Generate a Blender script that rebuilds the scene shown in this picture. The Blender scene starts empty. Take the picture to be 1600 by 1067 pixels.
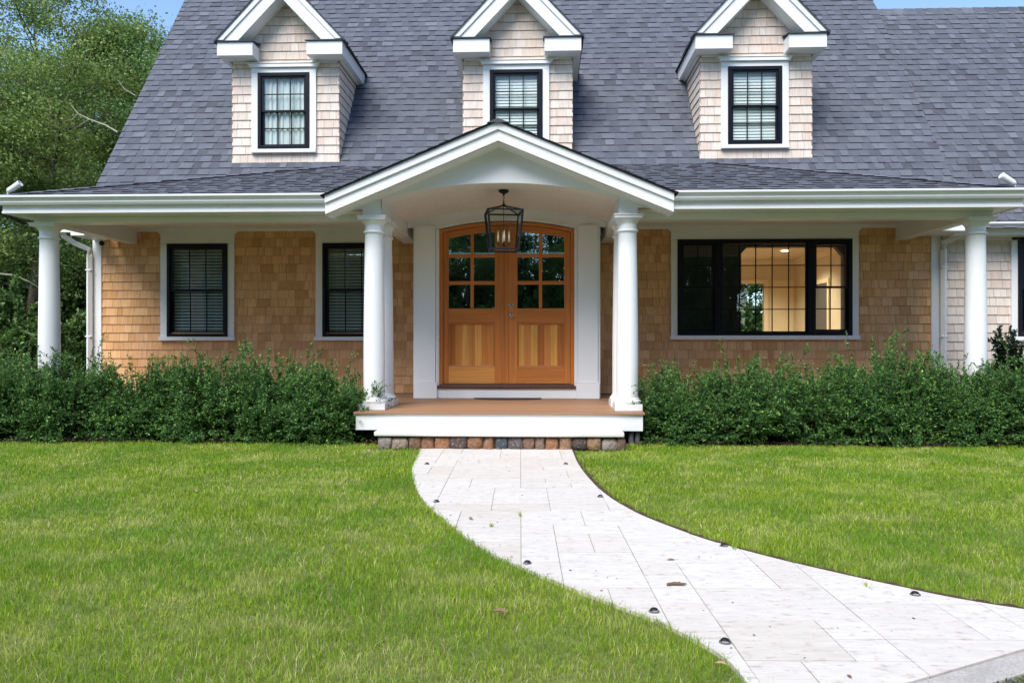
import bpy, math, random
import numpy as np
from mathutils import Vector, Matrix
random.seed(7); RNG=np.random.default_rng(11)
R=math.radians
sc=bpy.context.scene
COL=sc.collection
# ------------------------------------------------------------------ camera, sky, sun, exposure
cam=bpy.data.objects.new('camera',bpy.data.cameras.new('camera')); COL.objects.link(cam)
cam.location=(0,0,1.17); cam.rotation_euler=(R(90),0,R(2.2))
cam.data.lens=27; cam.data.sensor_width=36; cam.data.shift_y=-0.0022; cam.data.clip_end=600; cam.data.clip_start=0.05
sc.camera=cam
SUN_EL,SUN_AZ=52,205      # azimuth clockwise from +Y : behind the camera, to its left
w=bpy.data.worlds.new('World'); sc.world=w; w.use_nodes=True
nt=w.node_tree; bg=nt.nodes['Background']; sky=nt.nodes.new('ShaderNodeTexSky')
sky.sky_type='NISHITA'; sky.sun_disc=False; sky.sun_elevation=R(SUN_EL); sky.sun_rotation=R(SUN_AZ)
sky.air_density=0.8; sky.dust_density=0.3; sky.ozone_density=2.5
nt.links.new(sky.outputs[0],bg.inputs[0]); bg.inputs[1].default_value=0.11
sl=bpy.data.lights.new('sun','SUN'); sl.energy=2.0; sl.angle=R(40); sl.color=(1,.95,.88)
so=bpy.data.objects.new('sun',sl); COL.objects.link(so)
d=Vector((math.sin(R(SUN_AZ))*math.cos(R(SUN_EL)),math.cos(R(SUN_AZ))*math.cos(R(SUN_EL)),math.sin(R(SUN_EL))))
so.rotation_euler=d.to_track_quat('Z','Y').to_euler(); so.location=(-8,-12,20)
sc.view_settings.view_transform='Standard'; sc.view_settings.look='None'
sc.view_settings.exposure=1.55; sc.view_settings.gamma=1
# ------------------------------------------------------------------ materials
MATS={}
def newmat(name):
    m=bpy.data.materials.new(name); m.use_nodes=True; n=m.node_tree.nodes; l=m.node_tree.links
    return m,n,l,n['Principled BSDF']
def ramp(n,stops,interp='LINEAR'):
    r=n.new('ShaderNodeValToRGB'); r.color_ramp.interpolation=interp
    e=r.color_ramp.elements
    while len(e)<len(stops): e.new(.5)
    for i,(p,c) in enumerate(stops): e[i].position=p; e[i].color=(*c,1)
    return r
def mat(name,stops,rough=.5,grain=None,amp=.35,bump=0,bscale=None,fine=0,metal=0,spec=.5,spots=None):
    """stops = colours picked per face by the 'rnd' attribute; grain = xyz scale of a noise multiplied on"""
    m,n,l,b=newmat(name); MATS[name]=m
    at=n.new('ShaderNodeAttribute'); at.attribute_name='rnd'
    r=ramp(n,stops); l.new(at.outputs['Fac'],r.inputs[0]); out=r.outputs[0]
    tc=n.new('ShaderNodeTexCoord')
    if grain:
        mp=n.new('ShaderNodeMapping'); mp.inputs['Scale'].default_value=grain; l.new(tc.outputs['Object'],mp.inputs[0])
        ad=n.new('ShaderNodeVectorMath'); ad.operation='ADD'; l.new(mp.outputs[0],ad.inputs[0])
        k=n.new('ShaderNodeMath'); k.operation='MULTIPLY'; k.inputs[1].default_value=37; l.new(at.outputs['Fac'],k.inputs[0]); l.new(k.outputs[0],ad.inputs[1])
        no=n.new('ShaderNodeTexNoise'); no.inputs['Detail'].default_value=6; no.inputs['Roughness'].default_value=.62; no.inputs['Scale'].default_value=1
        l.new(ad.outputs[0],no.inputs[0])
        mr=n.new('ShaderNodeMapRange'); mr.inputs[1].default_value=.25; mr.inputs[2].default_value=.75; mr.inputs[3].default_value=1-amp; mr.inputs[4].default_value=1+amp
        l.new(no.outputs['Fac'],mr.inputs[0])
        mx=n.new('ShaderNodeVectorMath'); mx.operation='SCALE'; l.new(out,mx.inputs[0]); l.new(mr.outputs[0],mx.inputs['Scale']); out=mx.outputs[0]
    if fine:
        nf=n.new('ShaderNodeTexNoise'); nf.inputs['Scale'].default_value=fine; nf.inputs['Detail'].default_value=3; l.new(tc.outputs['Object'],nf.inputs[0])
        mr=n.new('ShaderNodeMapRange'); mr.inputs[1].default_value=.3; mr.inputs[2].default_value=.7; mr.inputs[3].default_value=.8; mr.inputs[4].default_value=1.2
        l.new(nf.outputs['Fac'],mr.inputs[0])
        mx=n.new('ShaderNodeVectorMath'); mx.operation='SCALE'; l.new(out,mx.inputs[0]); l.new(mr.outputs[0],mx.inputs['Scale']); out=mx.outputs[0]
    if spots:   # (scale xyz, threshold, colour, strength)
        mp=n.new('ShaderNodeMapping'); mp.inputs['Scale'].default_value=spots[0]; l.new(tc.outputs['Object'],mp.inputs[0])
        ns=n.new('ShaderNodeTexNoise'); ns.inputs['Scale'].default_value=1; ns.inputs['Detail'].default_value=5; ns.inputs['Roughness'].default_value=.65; l.new(mp.outputs[0],ns.inputs[0])
        mr=n.new('ShaderNodeMapRange'); mr.inputs[1].default_value=spots[1]; mr.inputs[2].default_value=spots[1]+.12; mr.inputs[3].default_value=0; mr.inputs[4].default_value=spots[3]; l.new(ns.outputs['Fac'],mr.inputs[0])
        mm=n.new('ShaderNodeMix'); mm.data_type='RGBA'; l.new(mr.outputs[0],mm.inputs[0]); l.new(out,mm.inputs[6]); mm.inputs[7].default_value=(*spots[2],1); out=mm.outputs[2]
    l.new(out,b.inputs['Base Color'])
    b.inputs['Roughness'].default_value=rough; b.inputs['Metallic'].default_value=metal; b.inputs['Specular IOR Level'].default_value=spec
    if bump:
        nb=n.new('ShaderNodeTexNoise'); nb.inputs['Detail'].default_value=5; l.new(tc.outputs['Object'],nb.inputs[0]); 
        if bscale is not None and not hasattr(bscale,'__len__'): nb.inputs['Scale'].default_value=bscale
        elif bscale is not None:
            mp2=n.new('ShaderNodeMapping'); mp2.inputs['Scale'].default_value=bscale; l.new(tc.outputs['Object'],mp2.inputs[0]); l.new(mp2.outputs[0],nb.inputs[0]); nb.inputs['Scale'].default_value=1
        bp=n.new('ShaderNodeBump'); bp.inputs['Strength'].default_value=bump; bp.inputs['Distance'].default_value=.01
        l.new(nb.outputs['Fac'],bp.inputs['Height']); l.new(bp.outputs[0],b.inputs['Normal'])
    return m
def one(c): return [(0,c),(1,c)]
WHITE=mat('white_paint',one((.73,.735,.73)),.42,(1.3,1.3,.7),.06,.04,30)
CREAM=mat('cream_stone_tread',one((.66,.64,.59)),.5,(3,8,8),.07,.1,60)
SOFFIT=mat('vault_paint',one((.76,.73,.69)),.55,(.8,6,.8),.05)
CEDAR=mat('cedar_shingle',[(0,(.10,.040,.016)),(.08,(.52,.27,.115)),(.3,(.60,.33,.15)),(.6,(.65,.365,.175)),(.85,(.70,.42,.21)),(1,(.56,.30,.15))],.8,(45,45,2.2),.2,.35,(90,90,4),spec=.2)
CEDAR_LIT=mat('lit_cedar_shingle',[(0,(.22,.10,.05)),(.08,(.60,.50,.42)),(.5,(.65,.56,.48)),(.85,(.68,.60,.53)),(1,(.61,.48,.39))],.8,(40,40,2.0),.14,.3,(90,90,4),spec=.2)  # same cedar; stronger daylight on dormers and wing is put into the colour
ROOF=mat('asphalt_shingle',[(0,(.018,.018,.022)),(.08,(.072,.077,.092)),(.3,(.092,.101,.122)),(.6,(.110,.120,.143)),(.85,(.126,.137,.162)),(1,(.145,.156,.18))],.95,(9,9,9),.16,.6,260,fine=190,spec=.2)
DOOR=mat('varnished_fir',[(0,(0.354,0.107,0.022)),(.5,(0.484,0.163,0.035)),(.8,(0.555,0.215,0.049)),(1,(0.684,0.338,0.078))],.33,(38,38,1.1),.28,.05,(60,60,3))
DOORH=mat('varnished_fir_rail',[(0,(0.389,0.117,0.023)),(.6,(0.496,0.169,0.036)),(1,(0.661,0.312,0.072))],.33,(1.1,38,38),.28,.05,(3,60,60))
SILLW=mat('dark_wood_threshold',one((.09,.03,.014)),.4,(3,30,30),.3)
DECK=mat('composite_decking',[(0,(.26,.135,.07)),(1,(.32,.175,.095))],.6,(1.5,60,20),.14,.2,(4,90,30))
BLACK=mat('black_window_frame',one((.007,.008,.013)),.35,spec=.2)
IRON=mat('black_iron',one((.012,.012,.014)),.5,(20,20,20),.3,spec=.25)
STEEL=mat('satin_nickel',one((.55,.54,.52)),.25,metal=1)
MAT_=mat('doormat_rubber',one((.035,.027,.024)),.95,(60,60,60),.4,.6,200)
STONE=mat('granite_cobble',[(0,(.17,.075,.035)),(.12,(.20,.095,.045)),(.25,(.15,.085,.055)),(.4,(.06,.04,.032)),(.5,(.24,.11,.05)),(.62,(.05,.058,.068)),(.75,(.15,.10,.075)),(.88,(.26,.14,.06)),(1,(.22,.19,.165))],.85,(30,30,30),.6,1,45,spots=((50,50,50),.56,(.42,.38,.34),.6))
TRAV=mat('travertine',[(0,(.545,.505,.45)),(.3,(.56,.525,.475)),(.75,(.58,.55,.505)),(1,(.53,.485,.425))],.6,(7,22,10),.10,.25,(8,60,20),spots=((16,34,30),.55,(.33,.26,.20),.62))
JOINT=mat('sand_joint',one((.22,.20,.16)),1,(15,15,15),.4,spec=.1)
SOIL=mat('soil',one((.075,.050,.030)),1,(14,14,14),.5,1,60,spec=.1)
THATCH=mat('lawn_thatch',one((.13,.15,.045)),1,(30,30,30),.4,1,60,spec=.1)
MULCH=mat('bark_mulch',[(0,(.018,.011,.008)),(.6,(.04,.024,.016)),(1,(.085,.055,.04))],1,(40,40,40),.5,1,70,spec=.1)
ASPH=mat('dark_gravel',[(0,(.03,.033,.04)),(.7,(.075,.08,.095)),(1,(.2,.21,.23))],.9,(60,60,60),.5,.8,90)
GRAN=mat('granite_kerb',one((.36,.34,.31)),.85,(8,8,8),.18,.5,60,fine=120,spots=((20,20,20),.62,(.16,.15,.14),.5))
BARK=mat('bark',one((.13,.105,.08)),.95,(9,9,2.2),.5,1,(25,25,5),spec=.1)
LICH=mat('lichened_branch',one((.27,.27,.20)),.95,(12,12,12),.4,.6,40,spec=.1)
TWIG=mat('twig',one((.14,.09,.055)),.9,spec=.1)
BLIND=mat('white_blind',one((.56,.62,.60)),.6)
DIMBL=mat('grey_blind_slats',one((.62,.66,.65)),.6)
WARM=mat('cream_interior_paint',one((.68,.60,.46)),.7)
WARMT=mat('ivory_trim',one((.80,.70,.52)),.5)
UNLIT=mat('unlit_interior',one((.045,.042,.045)),.7)  # unlit rooms behind the glass: their darkness is put into the colour
FLOORW=mat('oak_floor',one((.28,.16,.08)),.4,(2,30,30),.2)
WOODD=mat('walnut_cabinet',one((.06,.03,.018)),.4)
CANDLE=mat('ivory_candle_sleeve',one((.62,.54,.38)),.5)
DULL=mat('grey_plastic',one((.10,.10,.11)),.5)
DEADL=mat('dry_leaf',[(0,(.16,.08,.04)),(1,(.35,.24,.15))],.8)
GROUND=mat('distant_grass',one((.07,.12,.022)),1,(3,3,3),.35,.5,50,spec=.1)
def lamp_mat():
    m,n,l,b=newmat('recessed_lamp'); b.inputs['Emission Color'].default_value=(1,.72,.42,1); b.inputs['Emission Strength'].default_value=5; return m
LAMP=lamp_mat()
def glass(name,ior,tint,rough=0.0,bump=0):
    m=bpy.data.materials.new(name); m.use_nodes=True; n=m.node_tree.nodes; l=m.node_tree.links; n.clear()
    o=n.new('ShaderNodeOutputMaterial'); mx=n.new('ShaderNodeMixShader'); t=n.new('ShaderNodeBsdfTransparent'); g=n.new('ShaderNodeBsdfGlossy'); lw=n.new('ShaderNodeLayerWeight'); lw.inputs[0].default_value=.5; pw=n.new('ShaderNodeMath'); pw.operation='POWER'; pw.inputs[1].default_value=5; f=n.new('ShaderNodeMapRange'); F0=((ior-1)/(ior+1))**2; f.inputs[3].default_value=F0; f.inputs[4].default_value=1; l.new(lw.outputs['Facing'],pw.inputs[0]); l.new(pw.outputs[0],f.inputs[0])
    t.inputs[0].default_value=(*tint,1); g.inputs['Roughness'].default_value=rough; g.inputs[0].default_value=(.92,1,.96,1)
    if bump:
        tc=n.new('ShaderNodeTexCoord'); nb=n.new('ShaderNodeTexNoise'); nb.inputs['Scale'].default_value=2.5; nb.inputs['Detail'].default_value=1; l.new(tc.outputs['Object'],nb.inputs[0])
        bp=n.new('ShaderNodeBump'); bp.inputs['Strength'].default_value=bump; bp.inputs['Distance'].default_value=.05; l.new(nb.outputs['Fac'],bp.inputs['Height']); l.new(bp.outputs[0],g.inputs['Normal'])
    l.new(f.outputs[0],mx.inputs[0]); l.new(t.outputs[0],mx.inputs[1]); l.new(g.outputs[0],mx.inputs[2]); l.new(mx.outputs[0],o.inputs[0]); return m
GLASS=glass('window_glass',1.85,(.80,.88,.85),0,.03)
LGLASS=glass('clear_dormer_glass',1.55,(.96,.99,.98),0,.03)
DGLASS=glass('dark_coated_glass',3.4,(.30,.37,.35),0,.03)
CGLASS=glass('lantern_glass',1.45,(.9,.93,.92))
def leafmat(name,stops,trans=.35,rough=.45,patch=None,spec=.35):
    m,n,l,b=newmat(name); at=n.new('ShaderNodeAttribute'); at.attribute_name='rnd'; r=ramp(n,stops); l.new(at.outputs['Fac'],r.inputs[0]); out=r.outputs[0]
    if patch:
        tc=n.new('ShaderNodeTexCoord')
        for sc_,det,c,lo,hi,mxv in patch:
            no=n.new('ShaderNodeTexNoise'); no.inputs['Scale'].default_value=1; no.inputs['Detail'].default_value=det
            mp=n.new('ShaderNodeMapping'); mp.inputs['Scale'].default_value=sc_ ; l.new(tc.outputs['Object'],mp.inputs[0]); l.new(mp.outputs[0],no.inputs[0])
            mr=n.new('ShaderNodeMapRange'); mr.inputs[1].default_value=lo; mr.inputs[2].default_value=hi; mr.inputs[3].default_value=0; mr.inputs[4].default_value=mxv; l.new(no.outputs['Fac'],mr.inputs[0])
            mm=n.new('ShaderNodeMix'); mm.data_type='RGBA'; l.new(mr.outputs[0],mm.inputs[0]); l.new(out,mm.inputs[6]); mm.inputs[7].default_value=(*c,1); out=mm.outputs[2]
    l.new(out,b.inputs['Base Color']); b.inputs['Roughness'].default_value=rough; b.inputs['Specular IOR Level'].default_value=spec
    t=n.new('ShaderNodeBsdfTranslucent'); l.new(out,t.inputs[0]); mx=n.new('ShaderNodeMixShader'); mx.inputs[0].default_value=trans
    l.new(b.outputs[0],mx.inputs[1]); l.new(t.outputs[0],mx.inputs[2]); l.new(mx.outputs[0],n['Material Output'].inputs[0]); return m
HOLLY=leafmat('holly_leaves',[(0,(0.039,0.095,0.032)),(.45,(0.082,0.180,0.048)),(.75,(0.172,0.330,0.069)),(1,(0.378,0.560,0.115))],.28,.45,spec=.22)
RHODO=leafmat('dark_leaves',[(0,(.012,.026,.014)),(.7,(.025,.052,.025)),(1,(.06,.09,.04))],.2,.35)
OAKL=leafmat('oak_leaves',[(0,(0.106,0.165,0.044)),(.5,(0.201,0.294,0.069)),(.9,(0.306,0.412,0.107)),(1,(0.444,0.470,0.126))],.38,.5)
OAKD=leafmat('dark_oak_leaves',[(0,(0.066,0.126,0.038)),(.6,(0.132,0.228,0.060)),(1,(0.252,0.360,0.084))],.35,.5)
OAKY=leafmat('yellowish_oak_leaves',[(0,(.10,.14,.035)),(.6,(.20,.25,.06)),(1,(.36,.34,.09))],.38,.5)
GRASS=leafmat('grass_blades',[(0,(0.130,0.225,0.014)),(.45,(0.259,0.401,0.024)),(.8,(0.410,0.524,0.045)),(.93,(0.562,0.589,0.130)),(1,(0.713,0.642,0.360))],.4,.5,
   patch=[((2.6,3.6,1),4,(.60,.60,.22),.50,.66,.5),((1.3,1.6,1),5,(.14,.31,.022),.47,.62,.6),((9,13,1),4,(.11,.22,.02),.52,.68,.65)],spec=.25)
# ------------------------------------------------------------------ mesh helpers
def tag(o,label=None,cat=None,group=None,kind=None):
    if label: o['label']=label
    if cat: o['category']=cat
    if group: o['group']=group
    if kind: o['kind']=kind
    return o
def link(o,parent=None):
    COL.objects.link(o)
    if parent is not None: o.parent=parent
    return o
def empty(name,loc=(0,0,0),rz=0,parent=None):
    o=bpy.data.objects.new(name,None); o.location=loc; o.rotation_euler=(0,0,rz); o.empty_display_size=.1; return link(o,parent)
class MB:
    def __init__(s): s.v=[]; s.f=[]; s.c=[]; s.T=None; s.r=[]
    def add(s,vs,fs,c=.5):
        k=len(s.v)
        if s.T is not None: vs=[tuple(s.T@Vector(p)) for p in vs]
        s.r.append((k,k+len(vs),len(s.f),len(s.f)+len(fs))); s.v+=[tuple(p) for p in vs]; s.f+=[tuple(i+k for i in f) for f in fs]; s.c+=[c]*len(fs)
    def box(s,x0,x1,y0,y1,z0,z1,c=.5):
        s.add([(x0,y0,z0),(x1,y0,z0),(x1,y1,z0),(x0,y1,z0),(x0,y0,z1),(x1,y0,z1),(x1,y1,z1),(x0,y1,z1)],
              [(0,3,2,1),(4,5,6,7),(0,1,5,4),(1,2,6,5),(2,3,7,6),(3,0,4,7)],c); return s
    def prism(s,poly,y0,y1,c=.5):      # polygon in XZ (any winding, convex or fan-safe), extruded along Y
        n=len(poly); s.add([(x,y0,z) for x,z in poly]+[(x,y1,z) for x,z in poly],[tuple(range(n)),tuple(range(2*n-1,n-1,-1))]+[(i,i+n,(i+1)%n+n,(i+1)%n) for i in range(n)],c); return s
    def strip(s,xs,lo,hi,y0,y1,c=.5):  # band between two curves over x
        n=len(xs); V=[(x,y0,lo(x)) for x in xs]+[(x,y0,hi(x)) for x in xs]+[(x,y1,lo(x)) for x in xs]+[(x,y1,hi(x)) for x in xs]
        F=[]
        for i in range(n-1):
            F+=[(i,i+1,n+i+1,n+i),(2*n+i+1,2*n+i,3*n+i,3*n+i+1),(n+i,n+i+1,3*n+i+1,3*n+i),(i+1,i,2*n+i,2*n+i+1)]
        F+=[(0,n,3*n,2*n),(n-1,3*n-1,4*n-1,2*n-1)]
        s.add(V,F,c); return s
    def lathe(s,prof,cx,cy,n=28,c=.5,cap=True):
        V=[];F=[]
        for r,z in prof:
            for i in range(n): a=2*math.pi*i/n; V.append((cx+r*math.cos(a),cy+r*math.sin(a),z))
        for j in range(len(prof)-1):
            for i in range(n): F.append((j*n+i,j*n+(i+1)%n,(j+1)*n+(i+1)%n,(j+1)*n+i))
        if cap: F+=[tuple(range(n-1,-1,-1)),tuple(range((len(prof)-1)*n,len(prof)*n))]
        s.add(V,F,c); return s
    def tube(s,pts,rad,n=6,c=.5):
        P=[Vector(p) for p in pts]; V=[];F=[]
        rr=rad if hasattr(rad,'__len__') else [rad]*len(P)
        for i,p in enumerate(P):
            t=(P[min(i+1,len(P)-1)]-P[max(i-1,0)]).normalized()
            a=t.orthogonal().normalized() if abs(t.z)>.95 else t.cross(Vector((0,0,1))).normalized(); b=t.cross(a)
            for k in range(n): q=2*math.pi*k/n+math.pi/4; V.append(p+(a*math.cos(q)+b*math.sin(q))*rr[i])
        for i in range(len(P)-1):
            for k in range(n): F.append((i*n+k,i*n+(k+1)%n,(i+1)*n+(k+1)%n,(i+1)*n+k))
        F+=[tuple(range(n-1,-1,-1)),tuple(range((len(P)-1)*n,len(P)*n))]
        s.add(V,F,c); return s
    def build(s,name,m,parent=None,smooth=False,bevel=0,loc=None):
        me=bpy.data.meshes.new(name); me.from_pydata(s.v,[],s.f); me.update()
        a=me.attributes.new('rnd','FLOAT','FACE'); a.data.foreach_set('value',np.array(s.c,dtype=np.float32))
        me.materials.append(m)
        o=bpy.data.objects.new(name,me); link(o,parent)
        if loc: o.location=loc
        if smooth:
            for p in me.polygons: p.use_smooth=True
        import bmesh
        bm=bmesh.new(); bm.from_mesh(me); bmesh.ops.recalc_face_normals(bm,faces=bm.faces); bm.to_mesh(me); bm.free()
        if bevel:
            b=o.modifiers.new('b','BEVEL'); b.width=bevel; b.segments=2; b.limit_method='ANGLE'; b.angle_limit=R(40)
        return o
def npmesh(name,V,k,rnd,m,parent=None,tris=None):
    """V (N,k,3) -> N faces of k verts, one 'rnd' value each; used for leaves, blades"""
    N=V.shape[0]; me=bpy.data.meshes.new(name); me.vertices.add(N*k); me.vertices.foreach_set('co',V.reshape(-1).astype(np.float32))
    me.loops.add(N*k); me.loops.foreach_set('vertex_index',np.arange(N*k,dtype=np.int32))
    me.polygons.add(N); me.polygons.foreach_set('loop_start',(np.arange(N)*k).astype(np.int32)); me.polygons.foreach_set('loop_total',np.full(N,k,dtype=np.int32))
    me.update(calc_edges=True)
    a=me.attributes.new('rnd','FLOAT','FACE'); a.data.foreach_set('value',rnd.astype(np.float32)); me.materials.append(m)
    o=bpy.data.objects.new(name,me); return link(o,parent)
def part(fn,name,m,parent,**k):
    b=MB(); fn(b); return b.build(name,m,parent,**k)
def at(px,py,Y):
    s,c=math.sin(R(2.2)),math.cos(R(2.2)); t=(px-800)/1200; X=Y*(t*c-s)/(c+t*s); d=-X*s+Y*c; return X,Y,1.17+(530-py)*d/1200
def gnd(px,py):
    s,c=math.sin(R(2.2)),math.cos(R(2.2)); dd=1.17*1200/(py-530); u=(px-800)/1200*dd; return u*c-dd*s,u*s+dd*c
# ------------------------------------------------------------------ ground, bed, path, driveway
def catmull(P,n=8):
    P=[Vector(p) for p in P]; out=[]
    for i in range(len(P)-1):
        p0,p1,p2,p3=P[max(i-1,0)],P[i],P[i+1],P[min(i+2,len(P)-1)]
        for k in range(n):
            t=k/n; out.append(.5*((2*p1)+(p2-p0)*t+(2*p0-5*p1+4*p2-p3)*t*t+(3*p1-p0-3*p2+p3)*t**3))
    out.append(P[-1]); return [tuple(p) for p in out]
LE=catmull([(-1.35,8.42),(-1.293,8.167),(-1.175,6.95),(-1.03,6.205),(-.83,5.479),(-.6,4.907),(-.335,4.311),(-.085,3.932),(.162,3.609),(.322,3.414),(.467,3.248),(.588,3.044),(.671,2.864),(.701,2.643),(.71,2.383)])
RE=catmull([(.31,8.42),(.321,8.229),(.352,7.11),(.448,6.073),(.6,5.35),(.79,4.87),(.99,4.5),(1.224,4.19),(1.462,3.93),(1.682,3.72),(1.888,3.545),(2.12,3.41),(2.39,3.285)])
PATH=LE+RE[::-1]
def kd(x,y): return (x-1.232)*.473-(y-2.664)*.881   # >0 on the driveway side of the kerb's lawn edge
def inpoly(x,y,poly):
    ins=np.zeros(x.shape,bool); n=len(poly); j=n-1
    for i in range(n):
        xi,yi=poly[i]; xj,yj=poly[j]
        c=((yi>y)!=(yj>y))&(x<(xj-xi)*(y-yi)/((yj-yi) if yj!=yi else 1e-9)+xi); ins^=c; j=i
    return ins
b=MB(); b.add([(-300,-300,-.06),(300,-300,-.06),(300,300,-.06),(-300,300,-.06)],[(0,1,2,3)]); tag(b.build('ground',GROUND),kind='structure')
b=MB(); b.add([(-12,.5,-.018),(12,.5,-.018),(12,8.62,-.018),(-12,8.62,-.018)],[(0,1,2,3)])
tag(b.build('lawn_soil',THATCH),kind='structure')
# mulch bed, a gently lumpy sheet
b=MB(); nx,ny=260,36
V=[];F=[];C=[]
for j in range(ny+1):
    for i in range(nx+1):
        x=-12+24*i/nx; y=8.56+3.0*j/ny; V.append((x+random.uniform(-.03,.03),y+(random.uniform(-.02,.02)),-.02+.03*random.random()+.02*math.sin(x*3)))
for j in range(ny):
    for i in range(nx):
        a=j*(nx+1)+i; b.f.append((a,a+1,a+nx+2,a+nx+1)); b.c.append(random.random())
b.v=V; tag(b.build('mulch_bed',MULCH),kind='structure')
# bark chips scattered along the visible front of the bed
n=9000; x=RNG.uniform(-7.5,7,n); y=RNG.uniform(8.53,9.0,n); z=RNG.uniform(0.0,.03,n); th=RNG.uniform(0,6.28,n); L=RNG.uniform(.008,.028,n); W=L*RNG.uniform(.25,.5,n)
ux=np.stack([np.cos(th),np.sin(th),RNG.uniform(-.4,.4,n)],1); vx=np.stack([-np.sin(th),np.cos(th),RNG.uniform(-.6,.6,n)],1); c0=np.stack([x,y,z],1)
V=np.stack([c0-ux*L[:,None]-vx*W[:,None],c0+ux*L[:,None]-vx*W[:,None],c0+ux*L[:,None]+vx*W[:,None],c0-ux*L[:,None]+vx*W[:,None]],1)
tag(npmesh('bark_chips',V,4,RNG.uniform(0,1,n),MULCH),'dark brown bark chips spread over the planting beds','mulch',kind='stuff')
# travertine path
def clip(poly,x0,x1,y0,y1):
    for ax,val,sg in ((0,x0,1),(0,x1,-1),(1,y0,1),(1,y1,-1)):
        out=[]
        for i in range(len(poly)):
            p,q=poly[i-1],poly[i]; a=(p[ax]-val)*sg; c=(q[ax]-val)*sg
            if (a>=0)!=(c>=0): t=a/(a-c); out.append((p[0]+(q[0]-p[0])*t,p[1]+(q[1]-p[1])*t))
            if c>=0: out.append(q)
        poly=out
        if len(poly)<3: return None
    return poly
U=.2032; GX,GY=24,36; X0,Y0=-1.62,2.2; used=set(); tiles=[]
ang=R(-1.6)
PATHT=[((x)*math.cos(ang)-(y)*math.sin(ang),(x)*math.sin(ang)+(y)*math.cos(ang)) for x,y in PATH]
for j in range(GY):
    for i in range(GX):
        if (i,j) in used: continue
        opts=[(2,1),(3,2),(2,2),(2,1),(2,2),(1,1),(1,2),(2,1)]; random.shuffle(opts); opts+=[(1,1)]
        for a,c in opts:
            cells=[(i+p,j+q) for p in range(a) for q in range(c)]
            if all(k not in used for k in cells) and i+a<=GX and j+c<=GY: break
        used.update(cells); tiles.append((i,j,a,c))
b=MB(); g=.0018
for i,j,a,c in tiles:
    P=clip(PATHT,X0+i*U+g,X0+(i+a)*U-g,Y0+j*U+g,Y0+(j+c)*U-g)
    if not P: continue
    Q=[]
    for p in P:
        if not Q or math.dist(p,Q[-1])>1e-4: Q.append(p)
    if len(Q)<3 or math.dist(Q[0],Q[-1])<1e-4: Q=Q[:-1]
    if len(Q)<3: continue
    h=random.uniform(-.0012,.0012); n=len(Q); ca,sa=math.cos(-ang),math.sin(-ang)
    Q=[(x*ca-y*sa,x*sa+y*ca) for x,y in Q]
    b.add([(x,y,h) for x,y in Q]+[(x,y,-.03) for x,y in Q],[tuple(range(n))]+[(k,k+n,(k+1)%n+n,(k+1)%n) for k in range(n)],random.random())
tag(b.build('path',TRAV),kind='structure')
b=MB(); b.add([(x,y,-.0045) for x,y in PATH],[tuple(range(len(PATH)))]); tag(b.build('path_joint_sand',JOINT),kind='structure')
b=MB(); n=len(RE); V=[]
for i,(x,y) in enumerate(RE):
    a,c=RE[max(i-1,0)],RE[min(i+1,n-1)]; t=Vector((c[0]-a[0],c[1]-a[1])).normalized(); o=.05+.012*math.sin(i*1.7)+.01*math.sin(i*4.1); V+=[(x-t.y*-.0-.0,y,-.010),(x-t.y*o,y+t.x*o,-.006)]
b.add(V,[(2*i,2*i+1,2*i+3,2*i+2) for i in range(n-1)]); tag(b.build('path_edge_soil',SOIL),kind='structure')
# granite kerb and driveway
dx,dy,nx_,ny_=.881,.473,.473,-.881
def kp(s,o,z): return (1.232+dx*s+nx_*o,2.664+dy*s+ny_*o,z)
b=MB(); s0=-14
while s0<14:
    s1=s0+random.uniform(.9,1.2); b.add([kp(s0+.003,.006,-.1),kp(s1-.003,.006,-.1),kp(s1-.003,.118,-.1),kp(s0+.003,.118,-.1),kp(s0+.003,.006,-.004),kp(s1-.003,.006,-.004),kp(s1-.003,.118,-.007),kp(s0+.003,.118,-.007)],
      [(0,3,2,1),(4,5,6,7),(0,1,5,4),(1,2,6,5),(2,3,7,6),(3,0,4,7)]); s0=s1
tag(b.build('kerb',GRAN,bevel=.004),kind='structure')
b=MB(); b.add([kp(-30,.122,-.03),kp(30,.122,-.03),kp(30,6.5,-.03),kp(-30,6.5,-.03)],[(0,1,2,3)]); tag(b.build('driveway',ASPH),kind='structure')
n=16000; s_=RNG.uniform(-.5,2.2,n); o_=.11+RNG.uniform(0,1,n)**1.5*1.0; z=RNG.uniform(-.03,-.012,n)
base=np.stack([1.232+dx*s_+nx_*o_,2.664+dy*s_+ny_*o_,z],1); rr=RNG.uniform(.004,.009,n)
oct_=np.array([[1,0,0],[0,1,0],[-1,0,0],[0,-1,0],[0,0,1]])
rot=RNG.normal(size=(n,5,3))*.25; Pv=base[:,None,:]+(oct_[None]+rot)*rr[:,None,None]
T=np.concatenate([Pv[:,[0,1,4]],Pv[:,[1,2,4]],Pv[:,[2,3,4]],Pv[:,[3,0,4]]],0)
tag(npmesh('driveway_gravel',T,3,np.tile(RNG.uniform(0,1,n),4),ASPH),'loose dark blue-grey gravel beside the granite kerb','gravel',kind='stuff')
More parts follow.
